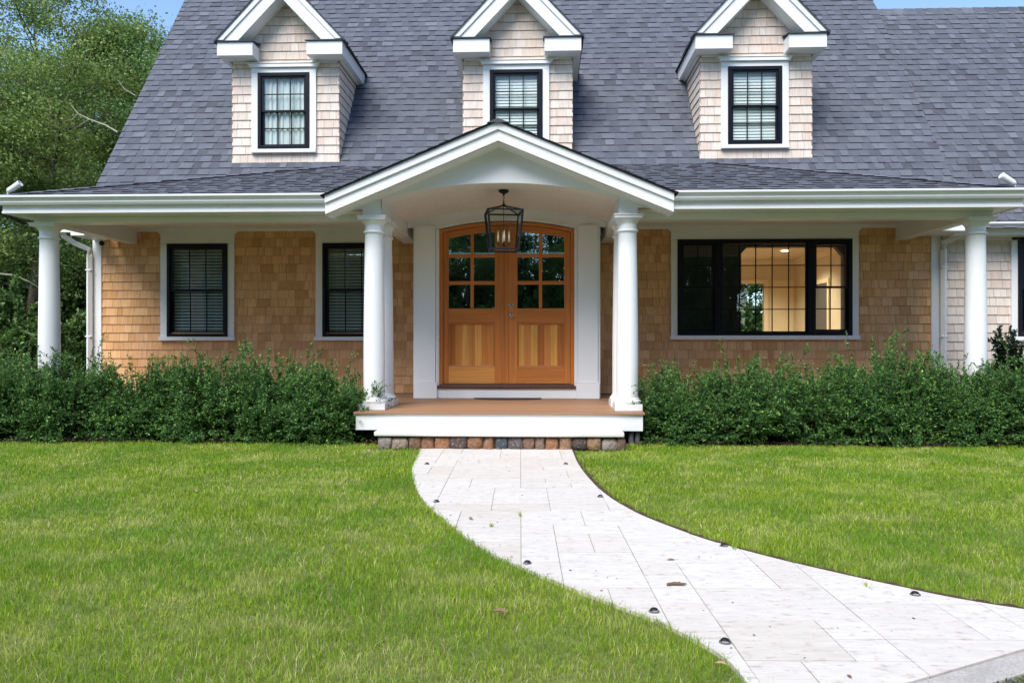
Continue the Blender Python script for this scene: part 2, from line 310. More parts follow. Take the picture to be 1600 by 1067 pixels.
# ------------------------------------------------------------------ lawn grass
def blades():
    Vs=[];Rs=[]
    for y0,y1,dens,wd in ((1.2,3.2,15000,.0024),(3.2,4.6,12000,.0030),(4.6,6.3,9000,.0040),(6.3,8.75,6500,.0054)):
        xl,xr=-.78*y1-1.0,.72*y1+.8
        n=int((xr-xl)*(y1-y0)*dens); x=RNG.uniform(xl,xr,n); y=RNG.uniform(y0,y1,n)
        # clumpiness
        cl=np.sin(x*23+np.sin(y*17)*2)*np.sin(y*21+np.sin(x*13)*2); keep=RNG.uniform(0,1,n)<.8+.2*cl
        x=x[keep];y=y[keep]
        big=inpoly(x,y,PATH)&~((RNG.uniform(0,1,len(x))<.6)&~inpoly(x-.012,y-.008,PATH)); 
        # soil strip on the right-hand edge of the path: test shifted point
        big|=inpoly(x-.032-.012*np.sin(x*31)-.01*np.sin(y*47),y-.026-.008*np.sin(x*19),PATH)
        k=(x-1.232)*.473-(y-2.664)*.881
        edge=8.60+.03*np.sin(x*5)+.02*np.sin(x*13+1)
        keep=(~big)&(k<-.01)&(y<edge)&~((y>8.1)&(x>-1.80)&(x<.86))
        x=x[keep];y=y[keep];n=len(x)
        h=RNG.uniform(.022,.046,n)*(1+.25*np.sin(x*2.3+y*1.7)*np.sin(y*2.9-x)); lean=RNG.uniform(0,.85,n)*h; th=RNG.uniform(0,6.283,n)
        ph=RNG.uniform(0,6.283,n); w=wd*RNG.uniform(.7,1.3,n)*.5
        B=np.stack([x,y,np.full(n,-.020)],1); D=np.stack([np.cos(th),np.sin(th),np.zeros(n)],1); Wv=np.stack([np.cos(ph),np.sin(ph),np.zeros(n)],1)*w[:,None]
        M=B+D*(lean*.3)[:,None]+np.stack([np.zeros(n),np.zeros(n),h*.6],1); Tp=B+D*lean[:,None]+np.stack([np.zeros(n),np.zeros(n),h],1)
        r=np.clip(RNG.beta(2.2,2.6,n)+.10*np.sin(x*3.1+1)*np.sin(y*2.3),0,1); dry=RNG.uniform(0,1,n)<.05+.07*(np.sin(x*1.7+2*np.sin(y*1.3))*np.sin(y*2.1+x)>.35); r[dry]=1
        q=np.stack([B-Wv,B+Wv,M+Wv*.85,M-Wv*.85],1); t=np.stack([M-Wv*.85,M+Wv*.85,Tp,Tp],1)
        t[:,3]=Tp-Wv*.1
        Vs+=[q,t]; Rs+=[r,r]
    V=np.concatenate(Vs); return V,np.concatenate(Rs)
V,r=blades(); tag(npmesh('lawn_grass',V,4,r,GRASS),'bright green mown grass on both sides of the stone path','grass',kind='stuff')
# ------------------------------------------------------------------ the house
house=empty('house',(-.48,11.4,0)); tag(house,'cedar shingled house with a grey roof, three dormers and a white columned porch','house')
HO=Vector((-.48,11.4,0))
def H(fn,name,m,parent=None,**k):          # a part of the house, written in world coordinates
    b=MB(); fn(b); p=parent or house
    o=b.build(name,m,p,**k); o.matrix_parent_inverse=Matrix.Identity(4)
    off=HO; q=p
    o.location=(-HO) if p is house else (0,0,0)
    return o
def HS(fn,name,m,parent=None,**k):         # same, but every separate piece becomes an object of its own
    b=MB(); fn(b); bb=[]
    for a,c,f0,f1 in b.r:
        A=np.array(b.v[a:c]); bb.append((A.min(0)-.002,A.max(0)+.002))
    g=list(range(len(bb)))
    def fd(i):
        while g[i]!=i: i=g[i]
        return i
    for i in range(len(bb)):
        for j in range(i):
            if (bb[i][0]<=bb[j][1]).all() and (bb[j][0]<=bb[i][1]).all(): g[fd(i)]=fd(j)
    for root in sorted({fd(i) for i in range(len(bb))}):
        def sub(q):
            for i,(a,c,f0,f1) in enumerate(b.r):
                if fd(i)==root: q.add(b.v[a:c],[tuple(x-a for x in f) for f in b.f[f0:f1]],b.c[f0])
        H(sub,name,m,parent,**k)
XC=-.48; YW=11.4; SL=1.41
def roofY(z): return 11.4+(z-3.82)/SL
holes=[(-5.636,-4.713,1.209,2.605),(-3.271,-2.35,1.209,2.605),(1.997,4.52,1.226,2.632)]
def wallholes(b,x0,x1,z0,z1,hs,y0,y1):
    xs=sorted({x0,x1,*[h[0] for h in hs],*[h[1] for h in hs]})
    for a,c in zip(xs,xs[1:]):
        m=(a+c)/2; cut=sorted([(h[2],h[3]) for h in hs if h[0]<m<h[1]]); z=z0
        for p,q in cut: b.box(a,c,y0,y1,z,p); z=q
        if z<z1: b.box(a,c,y0,y1,z,z1)
def shingles(b,O,u,v,n,e,spans,v0,v1,wmin,wmax,tb,tt,gap,lap,jit=.002,two=False,crand=None):
    """courses of individual shingles. O origin, u/v/n unit vectors; spans(vm)->[(u0,u1)]"""
    O,u,v,n=map(Vector,(O,u,v,n)); k=0; vv=v0
    while vv<v1-.01:
        ve=min(vv+e,v1)
        for a,c in spans((vv+ve)/2):
            x=a-(random.uniform(0,wmax) if gap else random.uniform(0,wmax)); par=random.random()<.5
            while x<c:
                wd=random.uniform(wmin,wmax); p=max(x,a); q=min(x+wd,c)
                if q-p>.012:
                    par=not par; t=tb if (not two or par) else tb*.55; j=random.uniform(-jit,jit)
                    cr=crand(par) if crand else random.random()
                    g_=gap/2; h=random.uniform(-.0012,.0012)
                    pts=[(p+g_,vv+j,0),(q-g_,vv+j,0),(q-g_,ve+lap,0),(p+g_,ve+lap,0),(p+g_,vv+j,t+h),(q-g_,vv+j,t+h),(q-g_,ve+lap,tt),(p+g_,ve+lap,tt)]
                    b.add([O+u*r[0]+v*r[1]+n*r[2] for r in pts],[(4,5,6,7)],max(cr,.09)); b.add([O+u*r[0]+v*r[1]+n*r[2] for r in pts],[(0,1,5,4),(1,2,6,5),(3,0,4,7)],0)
                x+=wd
        vv+=e; k+=1
def minus(spans,hs,z):
    for h in hs:
        if h[2]<z<h[3]:
            o=[]
            for a,c in spans:
                if h[1]<=a or h[0]>=c: o.append((a,c)); continue
                if h[0]>a: o.append((a,h[0]))
                if h[1]<c: o.append((h[1],c))
            spans=o
    return spans
def f(b):
    wallholes(b,-6.76,5.76,0.0,2.98,holes+[(-1.70,.74,.30,2.9)],11.4,11.52)
    b.box(-6.76,-6.64,11.52,18.4,0,3.2); b.box(5.64,5.76,11.52,18.4,0,3.2); wallholes(b,-6.76,5.76,0,3.2,[(4.35,5.5,.7,2.75)],18.4,18.52)
    for X in (-6.76,5.64):   # gable ends
        b.add([(X,11.3,3.2),(X,18.5,3.2),(X,14.9,8.2),(X+.12,11.3,3.2),(X+.12,18.5,3.2),(X+.12,14.9,8.2)],[(0,1,2),(3,5,4),(0,2,5,3),(2,1,4,5)])
H(f,'wall',UNLIT)
def f(b):
    shingles(b,(0,11.398,.37),(1,0,0),(0,0,1),(0,-1,0),.1285,lambda z:minus([(-6.66,-1.72),(.76,5.66)],holes,z+.37),0,2.50,.075,.21,.015,.003,.003,.0)
H(f,'shingle_siding',CEDAR)
def f(b): # corner boards
    b.box(-6.79,-6.655,11.372,11.53,.3,2.84); b.box(5.655,5.79,11.372,11.53,.3,2.84)
    b.box(-6.65,-2.05,11.375,11.40,2.79,2.845); b.box(1.09,5.65,11.375,11.40,2.79,2.845)
    b.box(-2.02,-1.765,11.375,11.40,2.70,2.845); b.box(.805,1.06,11.375,11.40,2.70,2.845)
HS(f,'corner_board',WHITE,bevel=.003)
# ---- main roof
def f(b):
    b.add([(-6.56,10.75,2.9),(5.80,10.75,2.9),(5.80,15.0,8.896),(-6.56,15.0,8.896),(-6.56,18.9,3.4),(5.80,18.9,3.4),
           (-6.56,10.75,2.86),(5.80,10.75,2.86),(5.80,15.0,8.79),(-6.56,15.0,8.79),(-6.56,18.9,3.3),(5.80,18.9,3.3)],
          [(0,1,2,3),(3,2,5,4),(7,6,9,8),(8,9,10,11),(0,3,9,6),(3,4,10,9),(1,7,8,2),(2,8,11,5),(0,6,7,1),(4,5,11,10)],.1)
    L=math.hypot(1,SL); v=(0,1/L,SL/L); nn=(0,-SL/L,1/L)
    O=(0,10.75,2.904); 
    cr=lambda p:min(1,max(0,random.gauss(.60 if p else .40,.17)))
    shingles(b,O,(1,0,0),v,nn,.1435,lambda q:[(-6.59,5.83)],0,7.3,.09,.21,.016,.002,0.0,.01,.0015,True,cr)
    # ridge caps
    x=-6.6
    while x<5.8: b.add([(x,14.86,8.72),(x+.2,14.86,8.73),(x+.2,15,8.93),(x,15,8.92),(x,15.14,8.72),(x+.2,15.14,8.73)],[(0,1,2,3),(3,2,5,4)],random.random()); x+=.19
H(f,'main_roof',ROOF)
# rake trim of the main gable ends
def f(b):
    for X,s in ((-6.54,-1),(5.78,1)):
        a,c=(X-.10,X-.0) if s<0 else (X,X+.10)
        a,c=(X,X+.02) if s<0 else (X-.02,X)
        b.add([(a,10.8,2.78),(a,15,8.7),(a,15,8.86),(a,10.8,2.93),(c,10.8,2.78),(c,15,8.7),(c,15,8.86),(c,10.8,2.93)],[(0,1,2,3),(4,7,6,5),(0,4,5,1),(3,2,6,7),(0,3,7,4)])
HS(f,'rake_board',WHITE)
# ---- porch roof (low hipped slope)
PE=8.93; PS=.362; PZ=2.868
def pz(y): return PZ+PS*(y-PE)
XL,XR=-6.47,5.50; HL,HR=-2.96,2.44; YT=11.36
def f(b):
    yv=PE+(3.568-PZ)/PS; c_=1.60
    b.add([(XL,PE,PZ),(-.48-c_,PE,PZ),(-.48,yv,pz(yv)),(-.48,YT,pz(YT)),(HL,YT,pz(YT)),(XL,11.4,PZ),(XR,PE,PZ),(-.48+c_,PE,PZ),(HR,YT,pz(YT)),(XR,11.4,PZ)],
          [(0,1,2,3,4),(0,4,5),(7,6,8,3,2),(6,9,8)],.1)
    L=math.hypot(1,PS); v=(0,1/L,PS/L); nn=(0,-PS/L,1/L); tot=(YT-PE)*L
    def sp(q):
        t=q/tot; hw=(3.568-(PZ+(pz(YT)-PZ)*t))/.415-.12; a_,c_=XL+(HL-XL)*t,XR+(HR-XR)*t
        return [(a_,-.48-hw),(-.48+hw,c_)] if hw>.02 else [(a_,c_)]
    cr=lambda p:min(1,max(0,random.gauss(.5 if p else .36,.2)))
    shingles(b,(0,PE-.03,PZ-.008),(1,0,0),v,nn,.1435,sp,0,tot,.09,.21,.014,.002,0,.01,.0015,True,cr)
    for (x0,x1) in ((XL,HL),(XR,HR)):      # hip cap shingles
        n=26
        for i in range(n):
            def P(t,o,dz): return (x0+(x1-x0)*t,PE+(YT-PE)*t+o,PZ+(pz(YT)-PZ)*t+dz)
            t0,t1=i/n,(i+1.25)/n
            b.add([P(t0,-.10,-.006),P(t0,0,.030),P(t0,.10,.008),P(t1,-.10,-.018),P(t1,0,.021),P(t1,.10,-.004)],[(0,1,4,3),(1,2,5,4),(0,2,1)],random.random())
H(f,'porch_roof',ROOF)
# side slope shingles
def f(b):
    for s,x0,x1 in ((1,XL,HL),(-1,XR,HR)):
        L=math.hypot(x1-x0,pz(YT)-PZ); v=((x1-x0)/L,0,(pz(YT)-PZ)/L); nn=(-(v[2])*s*1,0,abs(v[0]))
        shingles(b,(x0,0,PZ+.002),(0,1,0),v,nn,.1435,lambda q,L=L:[(PE+(YT-PE)*q/L+.02,11.3)],0,L*.97,.09,.21,.014,.002,0,.01,.0015,True)
H(f,'porch_side_roof',ROOF)
# ---- gutters, fascia, soffit, beams
def gutter(b,x0,x1,y0,zt):      # K-style profile extruded along X, y0 = back
    prof=[(0,-.10),(-.055,-.10),(-.072,-.075),(-.072,-.06),(-.095,-.035),(-.112,-.02),(-.112,0),(-.100,0),(-.100,-.010),(-.085,-.03),(-.0,-.06)]
    n=len(prof); V=[(x0,y0+p,zt+q) for p,q in prof]+[(x1,y0+p,zt+q) for p,q in prof]
    b.add(V,[(i,(i+1)%n,(i+1)%n+n,i+n) for i in range(n)]+[tuple(range(n)),tuple(range(2*n-1,n-1,-1))])
    b.box(x0,x1,y0-.113,y0-.098,zt-.012,zt+.003)
H(lambda b:gutter(b,XL-.0,-2.36,8.955,PZ),'gutter',WHITE)
H(lambda b:gutter(b,1.42,XR+.0,8.955,PZ),'gutter',WHITE)
def f(b):
    b.box(XL+.02,-2.30,8.957,8.98,2.672,2.86); b.box(1.36,XR-.02,8.957,8.98,2.672,2.86)
    b.box(XL+.02,XL+.045,8.982,11.35,2.672,2.86); b.box(XR-.045,XR-.02,8.982,11.35,2.672,2.86)
    b.box(XL+.018,-2.3,8.945,8.9565,2.672,2.70); b.box(1.36,XR-.018,8.945,8.9565,2.672,2.70)
HS(f,'fascia',WHITE,bevel=.003)
def f(b):
    b.box(XL+.05,-1.9,8.982,9.255,2.68,2.70); b.box(.94,XR-.05,8.982,9.255,2.68,2.70)
    b.box(XL+.05,-6.29,9.257,11.36,2.68,2.70); b.box(5.33,XR-.05,9.257,11.36,2.68,2.70)
    b.box(-6.11,-2.055,9.47,11.39,2.835,2.85); b.box(1.09,5.15,9.47,11.39,2.835,2.85); b.box(-6.76,-6.56,10.78,11.37,2.66,2.84); b.box(5.47,5.84,10.78,11.37,2.66,2.84)
HS(f,'porch_ceiling',WHITE)
def f(b):
    b.box(-6.27,-2.055,9.26,9.46,2.605,2.86); b.box(1.095,5.31,9.26,9.46,2.605,2.86)
    b.box(-6.27,-6.11,9.463,11.39,2.61,2.86); b.box(5.15,5.31,9.463,11.39,2.61,2.86)
    b.box(-2.05,-1.845,8.76,11.37,2.59,2.78); b.box(.88,1.085,8.76,11.37,2.59,2.78)
    b.box(-2.05,-1.862,8.76,11.37,2.78,3.0); b.box(.90,1.085,8.76,11.37,2.78,3.0)
HS(f,'porch_beam',WHITE,bevel=.003)
# ---- entry gable
AR=5.44; 
def vault(x): return 2.952-AR+math.sqrt(max(AR*AR-(x-XC)**2,0))
GA=3.568; GSL=.415
def gtop(x): return GA-GSL*abs(x-XC)
def xs(a,c,n=30): return [a+(c-a)*i/n for i in range(n+1)]
def f(b):   # tympanum with arched soffit edge
    b.strip(xs(-1.845,.88,40),vault,lambda x:gtop(x)-.06,8.75,8.80)
    for a,c in ((-2.34,-1.845),(.88,1.38)):
        b.strip(xs(a,c,4),lambda x:2.66,lambda x:max(gtop(x)-.06,2.67),8.75,8.80)
    b.box(-2.055,-1.84,8.748,8.80,2.59,2.66); b.box(.875,1.09,8.748,8.80,2.59,2.66)
HS(f,'gable_face',WHITE)
def f(b):
    X=[-2.40,XC,1.47]
    for a,c in ((-2.41,XC),(XC,1.45)):
        b.strip([a,c],lambda x:gtop(x)-.205,lambda x:gtop(x)-.083,8.475,8.51)
        b.strip([a,c],lambda x:gtop(x)-.085,lambda x:gtop(x)-.0,8.45,8.505)
        b.strip([a,c],lambda x:gtop(x)-.215,lambda x:gtop(x)-.195,8.511,8.755)     # soffit of the rake
    for a,c in ((-2.41,-2.395),(1.435,1.45)): b.strip([a,c],lambda x:gtop(x)-.20,lambda x:gtop(x)-.03,8.52,8.955)
HS(f,'rake_board',WHITE,bevel=.003)
def f(b):
    for s in (-1,1):
        L=math.hypot(1,GSL); e=1.97
        # slab
        o=XC+s*e; vy=lambda z:PE+(z-PZ)/PS; yo=max(8.95,vy(gtop(o))); b.add([(XC,8.425,GA+.012),(o,8.425,gtop(o)+.012),(o,yo,gtop(o)+.012),(XC,vy(GA)+.15,GA+.012),(XC,8.425,GA+.002),(o,8.425,gtop(o)+.002),(o,yo,gtop(o)+.002),(XC,vy(GA)+.15,GA+.002)],[(0,1,2,3),(4,7,6,5),(0,4,5,1),(1,5,6,2)],.0)
        v=(-s/L,0,GSL/L); nn=(s*GSL/L,0,1/L)
        shingles(b,(o,0,gtop(o)+.011),(0,1,0),v,nn,.1435,lambda q:[(8.42,max(8.97,vy(gtop(o)+q*GSL/L)+.1))],0,e*L,.09,.21,.012,.003,0,.01,.0015,True)
    b.add([(XC-.12,8.415,GA-.02),(XC,8.415,GA+.030),(XC+.12,8.415,GA-.02),(XC-.12,10.9,GA-.02),(XC,10.9,GA+.034),(XC+.12,10.9,GA-.02)],[(0,1,4,3),(1,2,5,4),(0,2,1)],.2)
H(f,'gable_roof',ROOF)
def f(b): # barrel vault boards
    n=20; a0,a1=-1.862,.90
    for i in range(n):
        x0=a0+(a1-a0)*i/n+.0006; x1=a0+(a1-a0)*(i+1)/n-.0006
        b.strip([x0,(x0+x1)/2,x1],vault,lambda x:vault(x)+.02,8.802,10.498,random.random())
    b.strip(xs(a0,a1,12),lambda x:vault(x)+.022,lambda x:vault(x)+.03,8.802,10.498)
H(f,'vaulted_ceiling',SOFFIT)
# ---- door surround
DR=3.94; DX0,DX1=-1.404,.446
def dh(x,o=0): r=DR+o; return 2.78-DR+math.sqrt(r*r-(x-XC)**2)
def f(b):
    b.box(-1.76,DX0-.012,10.5,10.56,.364,2.785); b.box(DX1+.012,.80,10.5,10.56,.364,2.785)
    b.box(-1.842,-1.76,10.5,10.56,2.70,2.785); b.box(.80,.878,10.5,10.56,2.70,2.785)
    b.strip(xs(DX0-.012,DX1+.012,30),lambda x:dh(x,.012),lambda x:vault(x)+.01,10.5,10.56)
    b.strip([-1.86,-1.6,DX0-.012],lambda x:2.785,lambda x:vault(x)+.01,10.5,10.56); b.strip([DX1+.012,.6,.89],lambda x:2.785,lambda x:vault(x)+.01,10.5,10.56)
    b.box(-1.76,-1.70,10.562,11.396,.364,2.95); b.box(.74,.80,10.562,11.396,.364,2.95)
    # pilaster boards and inner casing
    b.box(-1.725,-1.455,10.468,10.4995,.582,2.72); b.box(.495,.765,10.468,10.4995,.582,2.72)
    b.box(-1.745,-1.43,10.448,10.4995,.364,.58); b.box(.47,.785,10.448,10.4995,.364,.58)
    b.box(-1.428,.468,10.485,10.56,.364,.498)
    b.box(DX0-.045,DX0-.013,10.488,10.4995,.582,dh(DX0)); b.box(DX1+.013,DX1+.045,10.488,10.4995,.582,dh(DX1))
    b.strip(xs(DX0-.045,DX1+.045,30),lambda x:dh(x,.014),lambda x:dh(x,.046),10.488,10.4995)
    # jamb liner
    b.box(DX0-.0125,DX0-.001,10.4995,10.6,.5,dh(DX0)); b.box(DX1+.001,DX1+.0125,10.4995,10.6,.5,dh(DX1))
H(f,'door_surround',WHITE,bevel=.003)
# ---- doors
def cx(v): return XC+v
MX=cx(-.018)
frame_o=H(lambda b:(b.box(DX0,DX0+.045,10.52,10.62,.555,dh(DX0)-.0),b.box(DX1-.045,DX1,10.52,10.62,.555,dh(DX1)-.0),
      b.strip(xs(DX0,DX1,30),lambda x:dh(x,-.045),lambda x:dh(x,0),10.518,10.62,.55)),'door_frame',DOOR)
H(lambda b:(b.box(DX0-.03,DX1+.03,10.455,10.62,.50,.535),b.box(DX0,DX1,10.49,10.62,.535,.556)),'threshold',SILLW,bevel=.004)
def leaf(x0,x1,p,sgn):      # p = pane x ranges
    Z=[(1.593,1.92),(1.97,2.294),(2.345,None)]; zb=.562; y0,y1=10.55,10.60
    def top(x): return dh(x,-.048)
    def ptop(x): return dh(x,-.135)
    b=MB(); pa,pb,pc,pd=p
    b.strip([x0,(x0+pa)/2,pa],lambda x:zb,top,y0,y1,random.uniform(.35,.6)); b.strip([pd,(x1+pd)/2,x1],lambda x:zb,top,y0,y1,random.uniform(.35,.6))
    b.strip([pb,(pb+pc)/2,pc],lambda x:1.60,ptop,y0+.004,y1,.5)
    door=H(lambda q:(q.v.extend(b.v),q.f.extend(b.f),q.c.extend(b.c)),'door',DOOR,bevel=.003)
    c=MB()
    c.strip(xs(pa,pd,12),ptop,top,y0,y1,.6)
    for z0,z1 in ((1.92,1.97),(2.294,2.345)):
        c.box(pa,pb,y0+.004,y1,z0,z1,.55); c.box(pc,pd,y0+.004,y1,z0,z1,.55)
    c.box(pa,pd,y0,y1,1.391,1.593,.45); c.box(pa,pd,y0,y1,zb,.789,.85 if sgn<0 else .55)
    sub=lambda m,name,mt,**k:H(lambda q:(q.v.extend(m.v),q.f.extend(m.f),q.c.extend(m.c)),name,mt,parent=door,**k)
    def rl(q): q.v,q.f,q.c,q.r=c.v,c.f,c.c,c.r
    HS(rl,'rail',DOORH,parent=door,bevel=.003)
    d=MB()   # raised-field lower panel made of boards, thin moulding around
    n=7; 
    for i in range(n):
        a=pa+(pd-pa)*i/n; e=pa+(pd-pa)*(i+1)/n; d.box(a,e,y0+.022,y1-.01,.789,1.391,random.choice([.1,.25,.4,.5,.7,.95]))
    sub(d,'panel',DOOR)
    e=MB()
    for a,c_,z0,z1 in ((pa,pd,1.371,1.391),(pa,pd,.789,.809)): e.box(a+.0,c_-.0,y0+.006,y0+.03,z0,z1,.3)
    e.box(pa,pa+.02,y0+.006,y0+.03,.809,1.371,.3); e.box(pd-.02,pd,y0+.006,y0+.03,.809,1.371,.3)
    sub(e,'moulding',DOOR,bevel=.005)
    for a,c_ in ((pa,pb),(pc,pd)):
        for z0,z1 in Z:
            g_=MB(); g_.strip([a+(c_-a)*i/6 for i in range(7)],lambda x:z0,(lambda x,z1=z1:z1) if z1 else ptop,y0+.02,y0+.026)
            T=Matrix.Rotation(R(random.uniform(-.5,.5)),4,'Z')
            sub(g_,'pane',DGLASS)
    return door
leaf(DX0+.047,MX-.004,(cx(-.80),cx(-.497),cx(-.454),cx(-.162)),-1)
rd=leaf(MX+.004,DX1-.047,(cx(.149),cx(.444),cx(.488),cx(.791)),1)
H(lambda b:b.box(MX-.002,MX+.042,10.535,10.55,.562,dh(MX,-.052),.45),'astragal',DOOR,parent=rd,bevel=.004)
for kk,(zc,r) in enumerate(((1.635,.030),(1.495,.032))):
  def f(b,zc=zc,r=r,kk=kk):
        x=cx(.062)
        b.T=Matrix.Translation((x,10.548,zc))@Matrix.Rotation(R(90),4,'X'); b.lathe([(r,0),(r,.008),(r*.7,.014)],0,0,20)
        if kk: b.lathe([(.012,.014),(.012,.03),(.026,.035),(.028,.05),(.018,.062),(0.001,.064)],0,0,20)
        else: b.T=Matrix.Translation((x,10.534,1.635)); b.box(-.004,.004,-.016,0,-.015,.015)
  H(f,('deadbolt','door_handle')[kk],STEEL,parent=rd,smooth=False,bevel=.001)
# ---- windows
def sashes(b,x0,x1,z0,z1,y,cols,rows,hung=True,fw=.045,sw=.04,mt=.014):
    """black unit: outer frame, two sashes, muntins"""
    b.box(x0,x0+fw,y-.02,y+.08,z0,z1); b.box(x1-fw,x1,y-.02,y+.08,z0,z1); b.box(x0+fw,x1-fw,y-.02,y+.08,z1-fw,z1); b.box(x0+fw,x1-fw,y-.02,y+.08,z0,z0+fw)
    xa,xb,za,zb=x0+fw+.001,x1-fw-.001,z0+fw+.001,z1-fw-.001; zm=(za+zb)/2; panes=[]
    S=[(zm-.012,zb,y+.0),(za,zm+.018,y+.026)] if hung=='out' else ([(zm-.016,zb,y+.0),(za,zm+.016,y+.030)] if hung else [(za,zb,y+.01)])
    for q0,q1,yy in S:
        s2=sw
        b.box(xa,xa+s2,yy,yy+.028,q0,q1); b.box(xb-s2,xb,yy,yy+.028,q0,q1); b.box(xa+s2,xb-s2,yy,yy+.028,q0,q0+s2*.9); b.box(xa+s2,xb-s2,yy,yy+.028,q1-s2*.9,q1)
        gx0,gx1,gz0,gz1=xa+s2,xb-s2,q0+s2*.9,q1-s2*.9
        for i in range(1,cols): x=gx0+(gx1-gx0)*i/cols; b.box(x-mt/2,x+mt/2,yy+.004,yy+.022,gz0,gz1)
        for j in range(1,rows):
            z=gz0+(gz1-gz0)*j/rows; 
            for i in range(cols):
                u0=gx0+(gx1-gx0)*i/cols+(mt/2 if i else 0); u1=gx0+(gx1-gx0)*(i+1)/cols-(mt/2 if i<cols-1 else 0); b.box(u0,u1,yy+.004,yy+.022,z-mt/2,z+mt/2)
        panes.append((gx0,gx1,gz0,gz1,yy+.012))
    return panes
def panebox(ps,parent,m=GLASS):
    for a,c,z0,z1,y in ps: H(lambda b:b.add([(a,y,z0),(c,y,z0),(c,y,z1),(a,y,z1)],[(0,1,2,3)]),'pane',m,parent=parent)
def casing(b,x0,x1,z0,z1,wl,wr,ztop,zbot,flare=True,y=11.36):
    b.box(x0-wl,x0-.001,y,11.40,z0-.001,z1); b.box(x1+.001,x1+wr,y,11.40,z0-.001,z1)
    b.box(x0-wl,x1+wr,y,11.40,z1+.001,ztop-.10)
    if flare: b.prism([(x0-wl,ztop-.10),(x1+wr,ztop-.10),(x1+wr+.07,ztop-.03),(x1+wr+.07,ztop),(x0-wl-.07,ztop),(x0-wl-.07,ztop-.03)],y+.0,11.40)
    else: b.box(x0-wl,x1+wr,y,11.40,ztop-.10,ztop)
    b.box(x0-wl-.012,x1+wr+.012,y-.028,11.40,zbot,z0-.002)
for k,(x0,x1,z0,z1) in enumerate(holes[:2]):
    hold=[]
    wo=H(lambda b:hold.extend(sashes(b,x0,x1,z0,z1,11.365,3,1,True)),'window',BLACK,bevel=.002)
    H(lambda b:casing(b,x0,x1,z0,z1,.105,.10,2.842,1.150),'window_casing',WHITE,parent=wo,bevel=.003)
    panebox(hold,wo)
    def f(b):
        z=z0+.06; 
        while z<z1-.04:
            a=R(33); b.add([(x0+.05,11.43,z),(x1-.05,11.43,z),(x1-.05,11.43+.034,z+.030),(x0+.05,11.43+.034,z+.030),(x0+.05,11.432,z-.002),(x1-.05,11.432,z-.002),(x1-.05,11.466,z+.028),(x0+.05,11.466,z+.028)],[(0,1,2,3),(4,7,6,5),(0,4,5,1)]); z+=.047
        for q in (.2,.72): b.box(x0+q,x0+q+.003,11.42,11.423,z0+.05,z1-.05)
        b.box(x0+.05,x1-.05,11.42,11.47,z0+.04,z0+.065)
    H(f,'window_blind',DIMBL,parent=wo)
# triple window
x0,x1,z0,z1=holes[2]; pw=(x1-x0)/1448.
def X(u): return x0+(u-97)*pw
hold=[]
def f(b):
    sashes_=hold.extend
    xm=[X(97),X(440),X(1200),X(1545)]
    hold.extend(sashes(b,xm[0],xm[1]-.002,z0,z1,11.365,2,2,True,fw=.055,sw=.035))
    hold.extend(sashes(b,xm[1]+.002,xm[2]-.002,z0,z1,11.365,5,4,False,fw=.035,sw=.028))
    hold.extend(sashes(b,xm[2]+.002,xm[3],z0,z1,11.365,2,2,True,fw=.055,sw=.035))
wt=H(f,'window',BLACK,bevel=.002); wt['label']='wide black triple window showing a lit room'
H(lambda b:casing(b,x0,x1,z0,z1,.094,.094,2.842,1.165),'window_casing',WHITE,parent=wt,bevel=.003)
panebox(hold,wt)
# ---- interior behind the triple window
def f(b):
    b.box(1.2,5.55,11.53,17.3,.30,.36)
H(f,'room_floor',FLOORW)
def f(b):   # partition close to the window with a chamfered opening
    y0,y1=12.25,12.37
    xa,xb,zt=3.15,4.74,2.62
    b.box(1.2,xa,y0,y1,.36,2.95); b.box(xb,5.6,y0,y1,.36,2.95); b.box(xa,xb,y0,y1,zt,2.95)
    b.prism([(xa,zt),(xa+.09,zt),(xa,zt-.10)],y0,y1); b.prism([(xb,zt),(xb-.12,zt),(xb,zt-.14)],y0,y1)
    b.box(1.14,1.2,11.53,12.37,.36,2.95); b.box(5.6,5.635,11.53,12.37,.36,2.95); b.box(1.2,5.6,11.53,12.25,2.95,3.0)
HS(f,'room_partition',UNLIT)
def f(b):
    b.box(1.1,1.2,12.38,17.1,.36,2.9); b.box(5.55,5.63,12.38,17.1,.36,2.9)
    wallholes(b,1.2,5.55,.36,2.9,[(4.30,4.86,.85,2.38)],17.0,17.1)
    b.box(1.1,5.63,12.38,17.1,2.9,2.96)
HS(f,'room_wall',WARM)
def f(b):
    b.box(4.21,4.30,16.97,16.998,.75,2.47); b.box(4.86,4.95,16.97,16.998,.75,2.47); b.box(4.30,4.86,16.97,16.998,2.38,2.47)
    b.box(5.02,5.08,16.97,16.998,.36,2.5); b.box(5.08,5.50,16.985,16.999,.4,2.45)
    b.box(1.2,5.47,16.94,16.999,2.78,2.899); b.box(5.47,5.549,12.4,17.0,2.78,2.899); b.box(1.2,5.46,12.371,12.45,2.78,2.899)
    b.box(5.52,5.549,15.95,16.03,.36,2.35); b.box(5.52,5.549,15.02,15.10,.36,2.35); b.box(5.52,5.549,15.10,15.95,2.27,2.35)
    b.box(5.53,5.549,12.4,15.0,1.10,1.16); b.box(5.53,5.549,12.4,15.0,.36,.50)
HS(f,'room_trim',WARMT,bevel=.004)
H(lambda b:b.box(5.535,5.549,15.101,15.949,.36,2.269),'interior_doorway',DULL)
H(lambda b:(b.box(5.40,5.549,13.3,13.85,.36,2.25),b.box(5.395,5.40,13.32,13.83,.5,2.2)),'cabinet',WOODD)
